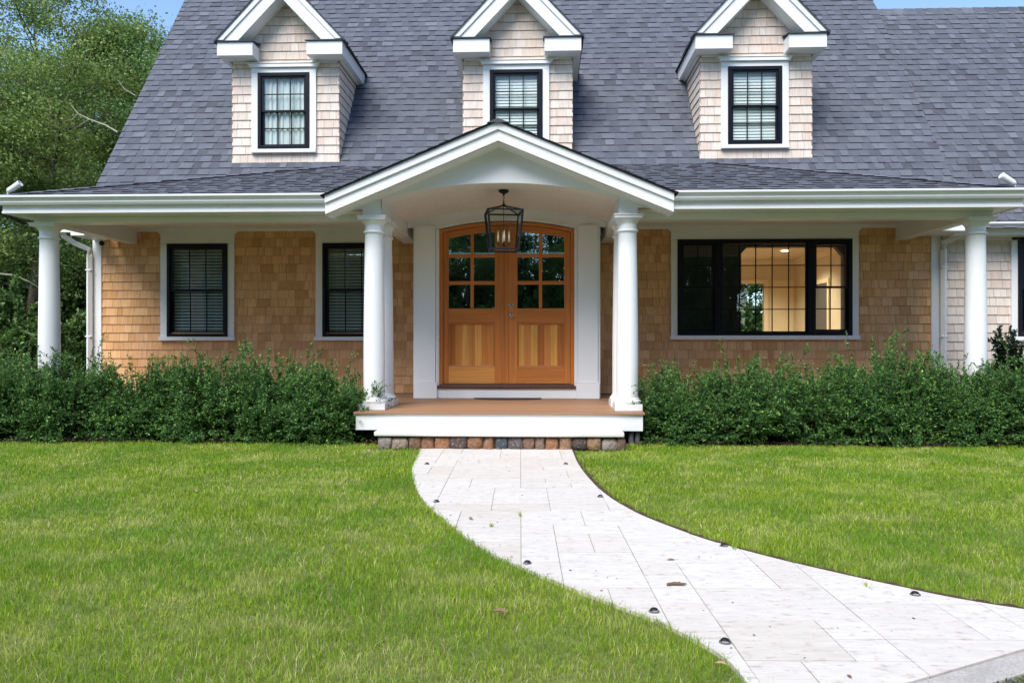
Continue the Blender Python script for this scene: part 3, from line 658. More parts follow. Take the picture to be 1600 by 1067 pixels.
for lx,ly in ((3.0,13.4),(3.6,14.6),(4.2,13.5),(4.75,15.2),(2.4,15.0),(4.0,16.0)):
    H(lambda b:b.lathe([(.065,2.885),(.07,2.897)],lx,ly,16),'recessed_light',LAMP)
    l=bpy.data.lights.new('recessed_bulb','SPOT'); l.energy=60; l.color=(1,.82,.60); l.shadow_soft_size=.06; l.spot_size=R(140); l.spot_blend=.8
    lo=bpy.data.objects.new('recessed_bulb',l); COL.objects.link(lo); lo.parent=house; lo.location=Vector((lx,ly,2.86))-HO
# ---- dormers
def dormer(cxx,w_curt):
    X0,X1=cxx-.805,cxx+.805; Zb=3.82; hole=(cxx-.41,cxx+.37,4.016,5.157); hx=(cxx-.41,cxx+.37)
    def f(b):
        b.T=None
        wallholes(b,X0,X1,Zb-.15,5.36,[hole],11.402,11.47,)
        b.prism([(X0+.02,5.36),(X1-.02,5.36),(X1-.02,5.40),(cxx,6.22),(X0+.02,5.40)],11.402,11.47,.5)
        for a,c in ((X0,X0+.05),(X1-.05,X1)):
            b.add([(a,11.471,Zb-.15),(a,11.471,5.36),(a,12.6,5.36),(c,11.471,Zb-.15),(c,11.471,5.36),(c,12.6,5.36)],[(0,1,2),(3,5,4),(0,3,4,1),(1,4,5,2),(0,2,5,3)])
        e=.1285
        def sp(v):
            z=v+Zb; s=[(X0-.012,X1+.012)] if z<5.52 else [(cxx-(6.2-z)/1.05-.05,cxx+(6.2-z)/1.05+.05)]
            return minus(s,[hole],z)
        shingles(b,(0,11.401,Zb),(1,0,0),(0,0,1),(0,-1,0),e,sp,0,2.33,.09,.21,.015,.003,.003,0)
        for s,xx in ((-1,X0),(1,X1)):
            shingles(b,(xx,11.39,Zb),(0,1,0),(0,0,1),(s,0,0),e,lambda v:[(0,v/SL+.16)],0,1.52,.09,.21,.015,.003,.003,0)
    dm=H(f,'dormer',CEDAR_LIT)
    def f(b):
        yf=11.12
        for s in (-1,1):
            a,c=sorted((cxx+s*.93,cxx+s*.40)); b.box(a,c,yf,11.398,5.335,5.53)
            a,c=sorted((cxx+s*.93,cxx+s*.822)); b.box(a,c,11.399,12.66,5.335,5.53)
            a,c=sorted((cxx+s*.79,cxx+s*.42)); b.box(a,c,11.37,11.385,5.305,5.334)
            a,c=sorted((cxx+s*.825,cxx+s*.86)); b.box(a,c,11.386,12.62,5.305,5.334)
            # rake board with a proud crown band
            A,B_=(cxx+s*.925,cxx); fn=lambda x:6.53-1.05*abs(x-cxx)
            b.add([(cxx+s*.93,yf,5.556),(cxx,yf,6.53),(cxx,yf,6.20),(cxx+s*.616,yf,5.556),(cxx+s*.93,11.40,5.556),(cxx,11.40,6.53),(cxx,11.40,6.20),(cxx+s*.616,11.40,5.556)],
                  [(0,1,2,3),(4,7,6,5),(0,4,5,1),(3,2,6,7),(0,3,7,4)])
            b.add([(cxx+s*.945,yf-.022,5.556),(cxx,yf-.022,6.545),(cxx,yf-.022,6.43),(cxx+s*.836,yf-.022,5.556),(cxx+s*.945,yf-.001,5.556),(cxx,yf-.001,6.545),(cxx,yf-.001,6.43),(cxx+s*.836,yf-.001,5.556)],
                  [(0,1,2,3),(4,7,6,5),(0,4,5,1),(3,2,6,7),(0,3,7,4)])
    HS(f,'cornice',WHITE,parent=dm,bevel=.003)
    def f(b):
        for s in (-1,1):
            o=cxx+s*.965
            # roof slope over the dormer
            b.add([(o,11.08,5.535),(cxx,11.08,6.57),(cxx,13.6,6.57),(o,13.6,5.535),(o,11.08,5.515),(cxx,11.08,6.548),(cxx,13.6,6.548),(o,13.6,5.515)],[(0,1,2,3),(4,7,6,5),(0,4,5,1),(0,3,7,4)],.15)
            # little shingled lid on the cornice return
            a,c=sorted((cxx+s*.955,cxx+s*.38)); b.add([(a,11.095,5.532),(c,11.095,5.532),(c,11.40,5.585),(a,11.40,5.585),(a,11.095,5.542),(c,11.095,5.542),(c,11.40,5.60),(a,11.40,5.60)],[(0,3,2,1),(4,5,6,7),(0,1,5,4),(1,2,6,5),(3,0,4,7)],.1)
            L=math.hypot(1,1.05); v=(-s/L,0,1.05/L); nn=(s*1.05/L,0,1/L)
            shingles(b,(o,0,5.536),(0,1,0),v,nn,.1435,lambda q:[(11.08,11.9+q*.75)],0,1.4,.1,.27,.01,.003,0,.01,.0015,True)
    H(f,'dormer_roof',ROOF,parent=dm)
    hold=[]
    H(lambda b:hold.extend(sashes(b,hx[0],hx[1],4.016,5.157,11.365,3,2,True,fw=.05,sw=.032)),'window_frame',BLACK,parent=dm,bevel=.002)
    panebox(hold,dm,LGLASS)
    def f(b):
        a,c=hx; b.box(a-.10,a-.001,11.36,11.40,4.015,5.158); b.box(c+.001,c+.10,11.36,11.40,4.015,5.158); b.box(a-.10,c+.10,11.36,11.40,5.159,5.232)
        b.box(a-.10,c+.10,11.335,11.40,3.96,4.013)
        b.prism([(a-.11,5.233),(c+.11,5.233),(c+.145,5.285),(a-.145,5.285)],11.325,11.40); b.box(a-.155,c+.155,11.315,11.40,5.286,5.298)
    H(f,'window_casing',WHITE,parent=dm,bevel=.003)
    def f(b):
        a,c=hx
        if w_curt=='curtain':
            n=60; V=[(a+.03+(c-a-.06)*i/n,11.435+.012*math.sin(i*.9)+.006*math.sin(i*2.3),z) for z in (4.03,5.14) for i in range(n+1)]
            b.add(V,[(i,i+1,n+2+i,n+1+i) for i in range(n)])
        else:
            z=4.05
            while z<5.13: b.add([(a+.04,11.425,z),(c-.04,11.425,z),(c-.04,11.437,z+.044),(a+.04,11.437,z+.044)],[(0,1,2,3)]); z+=.045
    H(f,w_curt if w_curt=='curtain' else 'window_blind',BLIND,parent=dm)
    H(lambda b:b.box(X0+.06,X1-.06,11.56,11.6,3.7,5.3),'backing',UNLIT,parent=dm)
dormer(-3.84,'curtain'); dormer(-.355,'blind'); dormer(3.14,'blind')
# ---- the wing on the right
def wy(z): return 11.02+(z-2.80)/SL
whole=[(6.875,7.80,1.209,2.605)]
H(lambda b:(wallholes(b,5.80,14,0,2.9,whole,11.402,11.5),b.box(13.9,14,11.5,17,0,6),b.box(5.8,13.9,12.6,12.7,0,2.9),b.box(5.8,5.9,11.51,12.6,0,2.9)),'wing_wall',UNLIT)
H(lambda b:shingles(b,(0,11.40,.37),(1,0,0),(0,0,1),(0,-1,0),.1285,lambda z:minus([(5.80,13.9)],whole,z+.37),-.26,2.32,.08,.21,.015,.003,.003,0),'shingle_siding',CEDAR_LIT)
def f(b):
    L=math.hypot(1,SL); v=(0,1/L,SL/L); nn=(0,-SL/L,1/L); zr=7.055
    b.add([(5.7,10.96,2.72),(14.2,10.96,2.72),(14.2,wy(zr),zr),(5.7,wy(zr),zr),(5.7,17.3,2.9),(14.2,17.3,2.9)],[(0,1,2,3),(3,2,5,4)],.1)
    cr=lambda p:min(1,max(0,random.gauss(.60 if p else .40,.17)))
    shingles(b,(0,10.95,2.712),(1,0,0),v,nn,.1435,lambda q:[(5.72,14.2)],0,(zr-2.71)*L/SL,.09,.21,.016,.002,0,.01,.0015,True,cr)
    x=5.7; Y=wy(zr)
    while x<14.2: b.add([(x,Y-.12,zr-.15),(x+.23,Y-.12,zr-.155),(x+.23,Y,zr+.035),(x,Y,zr+.045),(x,Y+.12,zr-.15),(x+.23,Y+.12,zr-.15)],[(0,1,2,3),(3,2,5,4),(0,3,4)],random.random()); x+=.2
H(f,'wing_roof',ROOF)
H(lambda b:gutter(b,5.83,14,11.06,2.80),'gutter',WHITE)
HS(lambda b:(b.box(5.81,14,11.062,11.085,2.64,2.80),b.box(5.81,14,11.085,11.39,2.64,2.66),b.box(5.80,14,11.36,11.399,2.60,2.64)),'fascia',WHITE,bevel=.003)
hold=[]
for k,(x0,x1,z0,z1) in enumerate(whole):
    wo=H(lambda b:hold.extend(sashes(b,x0,x1,z0,z1,11.365,3,1,True)),'window',BLACK,bevel=.002)
    H(lambda b:(b.box(x0-.09,x0-.001,11.36,11.40,z0,2.64),b.box(x1+.001,x1+.09,11.36,11.40,z0,2.64),b.box(x0,x1,11.36,11.40,z1+.001,2.64),b.box(x0-.1,x1+.1,11.335,11.40,1.15,z0-.002)),'window_casing',WHITE,parent=wo,bevel=.003)
    panebox(hold,wo)
# ---- downspouts
for s,xt,xb in ((-1,-7.09,-6.815),(1,6.10,5.81)):
    def f(b):
        P=[(xt,11.12,2.76),(xt,11.14,2.70),(xt*.6+xb*.4,11.24,2.60),(xb,11.33,2.52),(xb,11.335,2.42),(xb,11.335,.25)]
        if s>0: P=[(xt,11.12,2.76),(xt,11.14,2.72),(xt*.6+xb*.4,11.22,2.66),(xb,11.33,2.56),(xb,11.335,2.46),(xb,11.335,.25)]
        b.tube(P,[.05]*6,4)
        for z in (2.2,1.2): b.box(xb-.045,xb+.045,11.29,11.375,z,z+.02)
    H(f,'downspout',WHITE,bevel=.006)
H(lambda b:b.box(-7.3,-6.80,11.0,11.12,2.74,2.84),'gutter',WHITE)
# ---- columns
def column(X,Y,zb,zt):
    def f(b):
        b.box(X-.155,X+.155,Y-.155,Y+.155,zb,zb+.07)
        pr=[(.150,zb+.071),(.158,zb+.085),(.158,zb+.10),(.147,zb+.115),(.138,zb+.118),(.136,zb+.13),(.126,zb+.145)]
        h0,h1=zb+.145,zt-.20
        for i in range(11):
            t=i/10; pr.append((.124-.018*(max(0,t-.25)/.75)**1.4*1.0,h0+(h1-h0)*t))
        pr+=[(.108,zt-.196),(.122,zt-.190),(.126,zt-.180),(.122,zt-.170),(.109,zt-.165),(.108,zt-.10),(.114,zt-.095),(.118,zt-.085),(.138,zt-.06),(.147,zt-.046)]
        b.lathe(pr,X,Y,36)
        b.box(X-.158,X+.158,Y-.158,Y+.158,zt-.045,zt-.015); b.box(X-.168,X+.168,Y-.168,Y+.168,zt-.0149,zt)
    o=H(f,'column',WHITE,smooth=False)
    for p in o.data.polygons:
        if len(p.vertices)==4 and abs(p.normal.z)<.98: p.use_smooth=len(o.data.vertices)>0 and p.area<.1 and not (abs(abs(p.normal.x)-1)<1e-3 and p.area>.018)
    m=o.modifiers.new('e','EDGE_SPLIT'); m.split_angle=R(35)
    return o
column(-1.945,8.87,.362,2.588); column(.985,8.87,.362,2.588); column(-1.945,9.38,.362,2.588); column(.985,9.38,.362,2.588)
column(-6.14,9.36,.362,2.604); column(5.17,9.36,.362,2.604)
# ---- porch deck and skirt
def f(b):
    y=8.50
    while y<11.39:
        y2=min(y+.14,11.395); a,c=(-2.10,1.14) if y<9.1 else (-6.35,5.39)
        if y2>10.45: 
            b.box(a,-1.765,y+.002,y2-.002,.335,.36,random.random()); b.box(.805,c,y+.002,y2-.002,.335,.36,random.random())
            if y<10.5: b.box(-1.76,.80,y+.002,min(y2,10.5)-.002,.335,.36,random.random())
        else: b.box(a,c,y+.002,y2-.002,.335,.36,random.random())
        y+=.14
H(f,'porch_deck',DECK,bevel=.003)
def f(b):
    b.box(-2.08,1.12,8.53,8.555,.155,.334); b.box(-2.08,-2.055,8.556,9.15,.155,.334); b.box(1.095,1.12,8.556,9.15,.155,.334)
    b.box(-6.33,-2.06,9.15,9.175,.155,.334); b.box(1.10,5.37,9.15,9.175,.155,.334); b.box(-6.33,-6.305,9.176,11.39,.155,.334); b.box(5.345,5.37,9.176,11.39,.155,.334)
HS(f,'porch_skirt',WHITE,bevel=.003)
def f(b):
    for x in (1.0,1.07): b.lathe([(.03,-.05),(.03,.155)],x,8.62,12)
    b.box(-6.3,-2.2,9.3,9.34,-.05,.30); b.box(1.3,5.3,9.3,9.34,-.05,.30); b.box(-2.0,1.0,8.9,8.95,-.05,.30)
HS(f,'deck_footing',DULL)
# ---- step
st=empty('front_step',(-.455,8.35,0)); tag(st,'white stone step on a row of rounded cobbles below the porch deck','step')
def S(fn,name,m,**k):
    b=MB(); fn(b); o=b.build(name,m,st,**k); o.location=(.455,-8.35,0); return o
S(lambda b:b.box(-1.79,.875,8.14,8.528,.135,.185),'tread',CREAM,bevel=.012)
S(lambda b:b.box(-1.74,.84,8.205,8.5,-.03,.134),'mortar',SOIL)
x=-1.755; i=0
cols=[1,.97,.22,.05,.5,.38,.12,.48,.62,.6,.25,.76,.5,.82,.4,.9,.99,.3]
while x<.83 and i<18:
    w_=.148 if i<17 else .1; w_*=random.uniform(.78,1.22)
    def f(b):
        n1,n2=14,10; cxx,cy,cz=x+w_/2,8.24,.058; V=[];F=[]
        ph=[random.uniform(0,6) for _ in range(4)]; hh=random.uniform(0,.010)
        def sg(v,p): return math.copysign(abs(v)**p,v)
        for a in range(n2+1):
            la=-math.pi/2+math.pi*a/n2
            for c in range(n1):
                lo=2*math.pi*c/n1; wob=1+.07*math.sin(3*lo+ph[0])+.09*math.sin(2*la+ph[1])+.04*math.sin(4*la+ph[3]+lo)
                V.append((cxx+(w_/2+.003)*sg(math.cos(la),.36)*sg(math.cos(lo),.5)*wob,cy+.075*sg(math.cos(la),.5)*sg(math.sin(lo),.5)*wob,cz-hh+(.078-hh)*sg(math.sin(la),.45)*(1+.04*math.sin(lo+ph[2]))))
        for a in range(n2):
            for c in range(n1): F.append((a*n1+c,a*n1+(c+1)%n1,(a+1)*n1+(c+1)%n1,(a+1)*n1+c))
        b.add(V,F,cols[i])
    o=S(f,'stone',STONE,smooth=True); x+=w_+.001; i+=1
# ------------------------------------------------------------------ things on and around the porch
def thing(name,label,cat,loc,group=None,rz=0): return tag(empty(name,loc,rz),label,cat,group)
def single(fn,name,m,label,cat,group=None,**k):
    b=MB(); fn(b); return tag(b.build(name,m,**k),label,cat,group)
def f(b):
    n=24; P=[(-.46*math.cos(math.pi*i/n)**1,-.21*math.sin(math.pi*i/n)) for i in range(n+1)]
    b.add([(x,y,0) for x,y in P]+[(x,y,.014) for x,y in P],[tuple(range(n,-1,-1)),tuple(range(n+1,2*n+2))]+[(i,i+1,n+2+i,n+1+i) for i in range(n)]+[(n,0,n+1,2*n+1)])
single(f,'doormat',MAT_,'dark half-round doormat lying in front of the double door','doormat',loc=(-.46,10.44,.361))
# lantern
ln=thing('hanging_lantern','black four-sided glass lantern with candle bulbs hanging in the porch vault','lantern',(-.452,9.17,2.22),rz=R(9))
def lf(b):
    t,bt,h=.205,.165,.47; r=.011
    for sx,sy in ((-1,-1),(1,-1),(1,1),(-1,1)):
        b.tube([(sx*bt,sy*bt,.02),(sx*t,sy*t,h)],r*1.15,4); b.tube([(sx*t,sy*t,h),(sx*.012,sy*.012,h+.075)],.008,4)
    for q,z,rr in ((bt,.012,.014),(t,h,.012)):
        for a in range(4):
            P=[(-q,-q),(q,-q),(q,q),(-q,q)]; p,c=P[a],P[(a+1)%4]; b.tube([(p[0],p[1],z),(c[0],c[1],z)],rr,4)
    b.lathe([(.02,h+.07),(.02,h+.09),(.008,h+.10),(.008,h+.135)],0,0,12)
    b.tube([(0,0,.07),(0,0,h+.07)],.004,6)
part(lf,'lantern_frame',IRON,ln)
def gf(b):
    t,bt,h=.200,.160,.465
    P=[(-1,-1),(1,-1),(1,1),(-1,1)]
    for a in range(4):
        p,c=P[a],P[(a+1)%4]; b.add([(p[0]*bt,p[1]*bt,.02),(c[0]*bt,c[1]*bt,.02),(c[0]*t,c[1]*t,h),(p[0]*t,p[1]*t,h)],[(0,1,2,3)])
        b.add([(p[0]*t,p[1]*t,h+.004),(c[0]*t,c[1]*t,h+.004),(0,0,h+.078)],[(0,1,2)])
part(gf,'lantern_glass',CGLASS,ln)
part(lambda b:(b.lathe([(.01,.055),(.022,.07),(.006,.08)],0,0,10),[b.tube([(0,0,.07),(.03*c,.03*s,.062),(.062*c,.062*s,.075),(.065*c,.065*s,.095)],.004,6) for c,s in ((1,0),(-1,0),(0,1),(0,-1))],[b.lathe([(.015,.093),(.02,.10)],.065*c,.065*s,10) for c,s in ((1,0),(-1,0),(0,1),(0,-1))]),'candelabra',IRON,ln)
for c,s in ((1,0),(-1,0),(0,1),(0,-1)):
    part(lambda b:(b.lathe([(.011,.10),(.011,.19),(.006,.195),(.009,.215),(.001,.245)],.065*c,.065*s,12)),'candle',CANDLE,ln,smooth=True)
def cf(b):
    b.lathe([(.062,.728),(.062,.712),(.05,.70),(.02,.685),(.008,.67),(.008,.655)],0,0,20)
    for k,z in enumerate((.645,.615)):
        P=[(.011*math.cos(a)*(k==0),.011*math.cos(a)*(k==1),z+.02*math.sin(a)) for a in [i*2*math.pi/10 for i in range(11)]]; b.tube(P,.003,5)
part(cf,'chain_and_canopy',IRON,ln)
# floodlights and camera
for X,s,lab in ((-6.40,1,'white bullet floodlight on the far left end of the porch gutter'),(5.40,-1,'white bullet floodlight on the right end of the porch gutter')):
    t=thing('floodlight',lab,'floodlight',(X,8.98,2.872),'floodlights at the ends of the porch gutter')
    part(lambda b:(b.lathe([(.03,0),(.03,.01)],0,0,14),b.tube([(0,0,.01),(0,0,.06),(s*.015,0,.08)],.011,8)),'bracket',WHITE,t)
    def f(b):
        b.T=Matrix.Translation((s*.01,0,.075))@Matrix.Rotation(s*R(57),4,'Y'); b.lathe([(.015,-.02),(.03,0),(.034,.02),(.036,.15),(.040,.17),(.038,.172),(.034,.16)],0,0,18)
    part(f,'lamp_housing',WHITE,t,smooth=True)
t=thing('security_camera','small black round security camera at the left top corner of the wall','security camera',(-6.60,11.31,2.655))
part(lambda b:(b.lathe([(.028,-.005),(.028,.01)],0,0,14),b.tube([(0,0,0),(0,-.01,-.03)],.010,8)),'mount',WHITE,t)
def f(b): b.T=Matrix.Translation((0,-.02,-.045)); b.lathe([(.001,-.04),(.022,-.034),(.036,-.015),(.04,0),(.036,.018),(.02,.034),(.001,.038)],0,0,18)
part(f,'camera_body',BLACK,t,smooth=True)
# path lights
PL=[(667,723,'small domed path light on the left edge of the path near the step'),(884,723,'small domed path light on the right edge of the path near the step'),
    (682,782,'second path light from the step on the left edge of the path'),(938,774,'second path light from the step on the right edge of the path'),
    (824,878,'third path light from the step on the left edge of the path'),(1131,851,'third path light from the step on the right edge of the path'),
    (1430,927,'path light on the right edge of the path nearest the driveway'),(1133,1001,'path light on the left edge of the path nearest the driveway'),
    (1022,953,'path light half hidden in grass on the left edge')]
for px,py,lab in PL:
    X_,Y_=gnd(px,py+2); 
    if px==1022: X_-=.0
    t=thing('path_light',lab,'path light',(X_,Y_,0.0),'domed lights set in the path edges',rz=R(random.uniform(-40,40))); t.scale=(.66,.66,.8)
    part(lambda b:b.lathe([(.036,0),(.036,.004),(.030,.007)],0,0,20),'base_ring',DULL,t)
    part(lambda b:(b.lathe([(.028,.007),(.026,.013),(.018,.019),(.001,.0215)],0,0,20,cap=False)),'dome',IRON,t,smooth=True)
    part(lambda b:b.box(-.018,.018,-.029,-.02,.008,.013),'lens',STEEL,t)
# debris
def stick(b):
    b.tube([(-.045,0,.006),(-.01,.006,.009),(.03,.002,.008),(.048,.01,.007)],[.006,.008,.006,.003],7); b.tube([(0,.006,.01),(.02,.02,.012)],[.004,.002],5)
X_,Y_=gnd(1057,915); single(stick,'twig',TWIG,'short dark twig lying across a paver in mid path','twig',loc=(X_,Y_,.001))
def leaf1(b):
    V=[(-.03,0,.002),(-.012,.014,.010),(.012,.012,.014),(.034,0,.006),(.012,-.013,.012),(-.012,-.014,.008),(0,0,.004)]
    b.add(V,[(0,1,6),(1,2,6),(2,3,6),(3,4,6),(4,5,6),(5,0,6)],random.random()); b.tube([(-.03,0,.002),(-.05,.004,.004)],.001,4)
for px,py,lab,s,z in ((1049,875,'curled brown leaf on the path above the twig',.8,.0),(780,962,'curled dry brown leaf lying on the lawn left of the path',1.2,.015),(1126,1045,'pale dry leaf on the lawn at the bottom by the path',.7,.018),(575,707,'pale dry leaf on the lawn beside the left end of the step',1.3,.012),(305,770,'dry brown leaf in the middle of the left lawn',1.2,.01),(735,811,'reddish leaf at the left edge of the path between two lights',.9,.003),(1327,1057,'small orange leaf on the pavers near the kerb',.45,.0)):
    X_,Y_=gnd(px,py); b=MB(); leaf1(b); o=tag(b.build('fallen_leaf',DEADL,loc=(X_,Y_,z)),lab,'leaf','dry leaves fallen on lawn and path'); o.scale=(s,s,s); o.rotation_euler=(0,0,random.uniform(0,6))
# small crumbs of debris on the pavers
n=420; t=RNG.uniform(0,1,n); x=RNG.uniform(-1.3,2.3,n); y=RNG.uniform(2.4,8.1,n); k=inpoly(x,y,PATH); x=x[k];y=y[k]; n=len(x)
th=RNG.uniform(0,6.28,n); L=RNG.uniform(.002,.007,n); u=np.stack([np.cos(th),np.sin(th),np.zeros(n)],1)*L[:,None]; v=np.stack([-np.sin(th),np.cos(th),np.full(n,.4)],1)*(L*.35)[:,None]; c0=np.stack([x,y,np.full(n,.003)],1)
tag(npmesh('debris_crumbs',np.stack([c0-u-v,c0+u-v,c0+u+v,c0-u+v],1),4,RNG.uniform(0,.4,n),MULCH),'tiny crumbs of bark and leaf scattered on the pale pavers','debris',kind='stuff')
# ------------------------------------------------------------------ plants
def leaves(C,D,size,wid,rnd,spread=.9):
    """rhombus leaves: C centres (N,3), D growth dirs (N,3)"""
    N=len(C); a=D+RNG.normal(size=(N,3))*spread; a/=np.linalg.norm(a,axis=1)[:,None]
    q=RNG.normal(size=(N,3))+np.array([0,0,.0]); s=np.cross(a,q); s/=np.linalg.norm(s,axis=1)[:,None]
    L=(size*RNG.uniform(.7,1.25,N))[:,None]; W=L*wid
    up=np.cross(s,a)*L*.12
    return np.stack([C,C+a*L*.5+s*W*.5+up,C+a*L,C+a*L*.5-s*W*.5+up],1)
def shrub_mesh(kind,rx,ry,h,nshoot,spikes,mat_,seed,leafsize=.029,oblique=(0,0)):
    rs=np.random.default_rng(seed); C=[];D=[];Rn=[]; tw=MB()
    for i in range(nshoot):
        if i==0: CL=[(rs.uniform(0,2*math.pi),math.asin(rs.uniform(0,1)**.75 if rs.uniform()>.22 else rs.uniform(0,.3)),rs.uniform(.74,1.16),rs.uniform(0,.34)) for _ in range(max(14,nshoot//11))]
        cth,cel,clen,ccol=CL[i%len(CL)]; th=cth+rs.normal()*.16; el=min(1.5,max(0,cel+rs.normal()*.13)); 
        spike=i<spikes
        if spike: el=R(rs.uniform(55,85))
        dr=np.array([math.cos(th)*math.cos(el),math.sin(th)*math.cos(el),math.sin(el)])
        b0=np.array([math.cos(th)*rx*.35*rs.uniform(),math.sin(th)*ry*.35*rs.uniform(),.06])
        lump=1+.14*math.sin(3*th+seed)*math.cos(2*el+seed)
        ce=max(.25,math.cos(el))**.55/max(.25,math.cos(el)); se=max(.12,math.sin(el))**.7/max(.12,math.sin(el)); tip=np.array([dr[0]*rx*ce,dr[1]*ry*ce,.06+dr[2]*se*(h-.06)])*lump*(rs.uniform(.58,.98)*clen if not spike else rs.uniform(1.0,1.2))
        tip[2]=max(tip[2],.07)
        tip[0]+=oblique[0]*tip[2]
        mid=(b0+tip)*.5+np.array([dr[0]*.05,dr[1]*.05,-.03 if el<.6 else 0]); 
        def bez(t): return b0*(1-t)**2+2*mid*t*(1-t)+tip*t*t
        L=np.linalg.norm(tip-b0)
        if i%4==0 or spike: tw.tube([tuple(bez(t)) for t in (0,.33,.66,1)],[.006,.004,.003,.0015],4)
        nm=int(L*75*.7); ts=rs.uniform(.35,1,nm); tip_col=rs.beta(2,4)*.6+ccol*1.3
        for t in ts:
            C.append(bez(t)); d_=tip-mid; D.append(d_/np.linalg.norm(d_)); Rn.append(.30*tip_col+.35*rs.uniform()+.45*(t>.86)*rs.uniform())
        for k in range(6 if not spike else 3):
            t=rs.uniform(.45,.97); p=bez(t); d_=(tip-b0)/L+rs.normal(size=3)*.65; d_/=np.linalg.norm(d_); ln_=rs.uniform(.07,.17)*(1 if not spike else .6)
            for q in range(15):
                u=(q+1)/15; C.append(p+d_*ln_*u+rs.normal(size=3)*.004); D.append(d_); Rn.append(.30*tip_col+.35*rs.uniform()+(.45 if u>.75 else 0)*rs.uniform())
    C=np.array(C);D=np.array(D); C[:,2]=np.maximum(C[:,2],.02)
    V=leaves(C,D,leafsize,.55,None); return V,np.clip(np.array(Rn),0,1),tw
protos=[]
for k in range(4):
    protos.append(shrub_mesh(k,.72,.60,1.03,820,8,HOLLY,100+k*7))
meshes=[]
SH=[(-7.35,9.15,1.0,1.02,0,'holly bush at the far left edge of the left hedge'),(-6.62,8.92,1.02,1.03,1,'holly bush in front of the far left porch column'),
    (-5.72,9.0,1.05,1.0,2,'holly bush in front of the left corner downspout and wall'),(-4.75,9.05,1.0,.86,3,'holly bush under the left window'),
    (-3.85,8.98,1.0,.98,0,'holly bush between the two left windows'),(-3.05,8.97,1.0,.98,1,'holly bush right of the middle of the left hedge'),
    (-2.46,8.88,.96,.83,2,'smaller holly bush beside the left front column'),
    (1.62,8.98,.95,.80,3,'smaller holly bush beside the right front column'),(2.38,9.0,1.0,.94,2,'holly bush under the left half of the triple window'),
    (3.2,9.08,.98,.88,0,'holly bush under the middle of the triple window'),(4.0,8.98,1.0,1.08,1,'tallest spiky holly bush under the right end of the triple window'),
    (4.75,9.05,.95,.88,3,'holly bush left of the far right porch column'),(5.45,8.95,1.0,.98,2,'holly bush in front of the far right porch column'),
    (6.3,8.95,1.0,1.0,0,'holly bush at the far right edge of the right hedge')]
first={}
for i,(x,y,sx,sz,k,lab) in enumerate(SH):
    t=thing('holly_bush','dark green '+lab,'bush',(x,y,-.01),'holly bushes planted along the porch',rz=RNG.uniform(-.5,.5)+(math.pi if i>6 else 0)); t.scale=(sx,1,sz)
    if k not in first:
        V,r_,tw=protos[k]; a=npmesh('foliage',V,4,r_,HOLLY,t); c=tw.build('stems',TWIG,t); first[k]=(a,c)
    else:
        for o in first[k]: q=o.copy(); COL.objects.link(q); q.parent=t
# dark rhododendron beyond the right column
V,r_,tw=shrub_mesh(0,.46,.40,1.42,360,3,RHODO,55,leafsize=.05)
t=thing('rhododendron','dark glossy leaved bush against the wing wall right of the column','bush',(6.52,10.6,0)); npmesh('foliage',V,4,r_,RHODO,t); tw.build('stems',TWIG,t)
t=thing('garden_spotlight','grey spotlight stake at the lawn edge of the far right bush','spotlight',(5.17,8.66,0))
part(lambda b:b.tube([(0.12,0,.0),(.06,0,.05),(-.02,0,.13)],[.014,.016,.02],10),'lamp_tube',DULL,t)
# trees
def tree_mesh(seed,height,spread,trunk_r,nclump,leafn,lsize,low=.25):
    rs=random.Random(seed); tw=MB(); tips=[]
    def grow(p,d,L,r,lev):
        pts=[p]; q=p.copy(); dd=d.copy(); n=4
        for i in range(n):
            dd=(dd+Vector((rs.gauss(0,.16),rs.gauss(0,.16),rs.gauss(.04,.10)))).normalized(); q=q+dd*(L/n); pts.append(q.copy())
            if lev>=2: tips.append((q.copy(),lev))
        tw.tube(pts,[r*(1-.55*i/n) for i in range(n+1)],6 if lev<2 else 4)
        if lev<4:
            for k in range(3 if lev==0 else rs.choice([2,3,3])):
                t=rs.uniform(.45,1); b0=pts[min(n,int(t*n))]
                ax=Vector((rs.gauss(0,1),rs.gauss(0,1),rs.gauss(0,.45))).normalized(); nd=(dd*.55+ax*.85).normalized()
                if nd.z<-.1: nd.z*=-.5
                grow(b0,nd,L*rs.uniform(.58,.8),r*.5,lev+1)
    p=Vector((0,0,0)); z=0; q=p.copy(); pts=[q.copy()]; dd=Vector((rs.gauss(0,.06),rs.gauss(0,.06),1)).normalized()
    N=9; seg=height*.72/N
    for i in range(N):
        dd=(dd+Vector((rs.gauss(0,.06),rs.gauss(0,.06),.1))).normalized(); q=q+dd*seg; pts.append(q.copy())
    tw.tube(pts,[trunk_r*(1.25 if i==0 else 1-.8*i/N) for i in range(N+1)],9)
    for i in range(2,N+1):
        if i/N<low: continue
        for k in range(2 if i<N else 3):
            a=rs.uniform(0,6.28); el=rs.uniform(.1,.6) if i<N else rs.uniform(.6,1.2); nd=Vector((math.cos(a)*math.cos(el),math.sin(a)*math.cos(el),math.sin(el)))
            L=spread*(.62-.30*abs(i/N-.55))*rs.uniform(.75,1.1); grow(pts[i].copy(),nd,L,trunk_r*.38*(1-.5*i/N),1)
    T=np.array([list(t[0]) for t in tips]); rng=np.random.default_rng(seed)
    idx=rng.choice(len(T),nclump); cen=T[idx]+rng.normal(size=(nclump,3))*.22; cl=rng.uniform(0,1,nclump)
    C=np.repeat(cen,leafn,0)+rng.normal(size=(nclump*leafn,3))*np.array([.27,.27,.13])
    Dd=np.tile(np.array([[0,0,.15]]),(len(C),1)); V=leaves(C,Dd,lsize,.62,None,1.0)
    rn=np.clip(np.repeat(cl,leafn)*.55+rng.uniform(0,.45,len(C)),0,1); return V,rn,tw
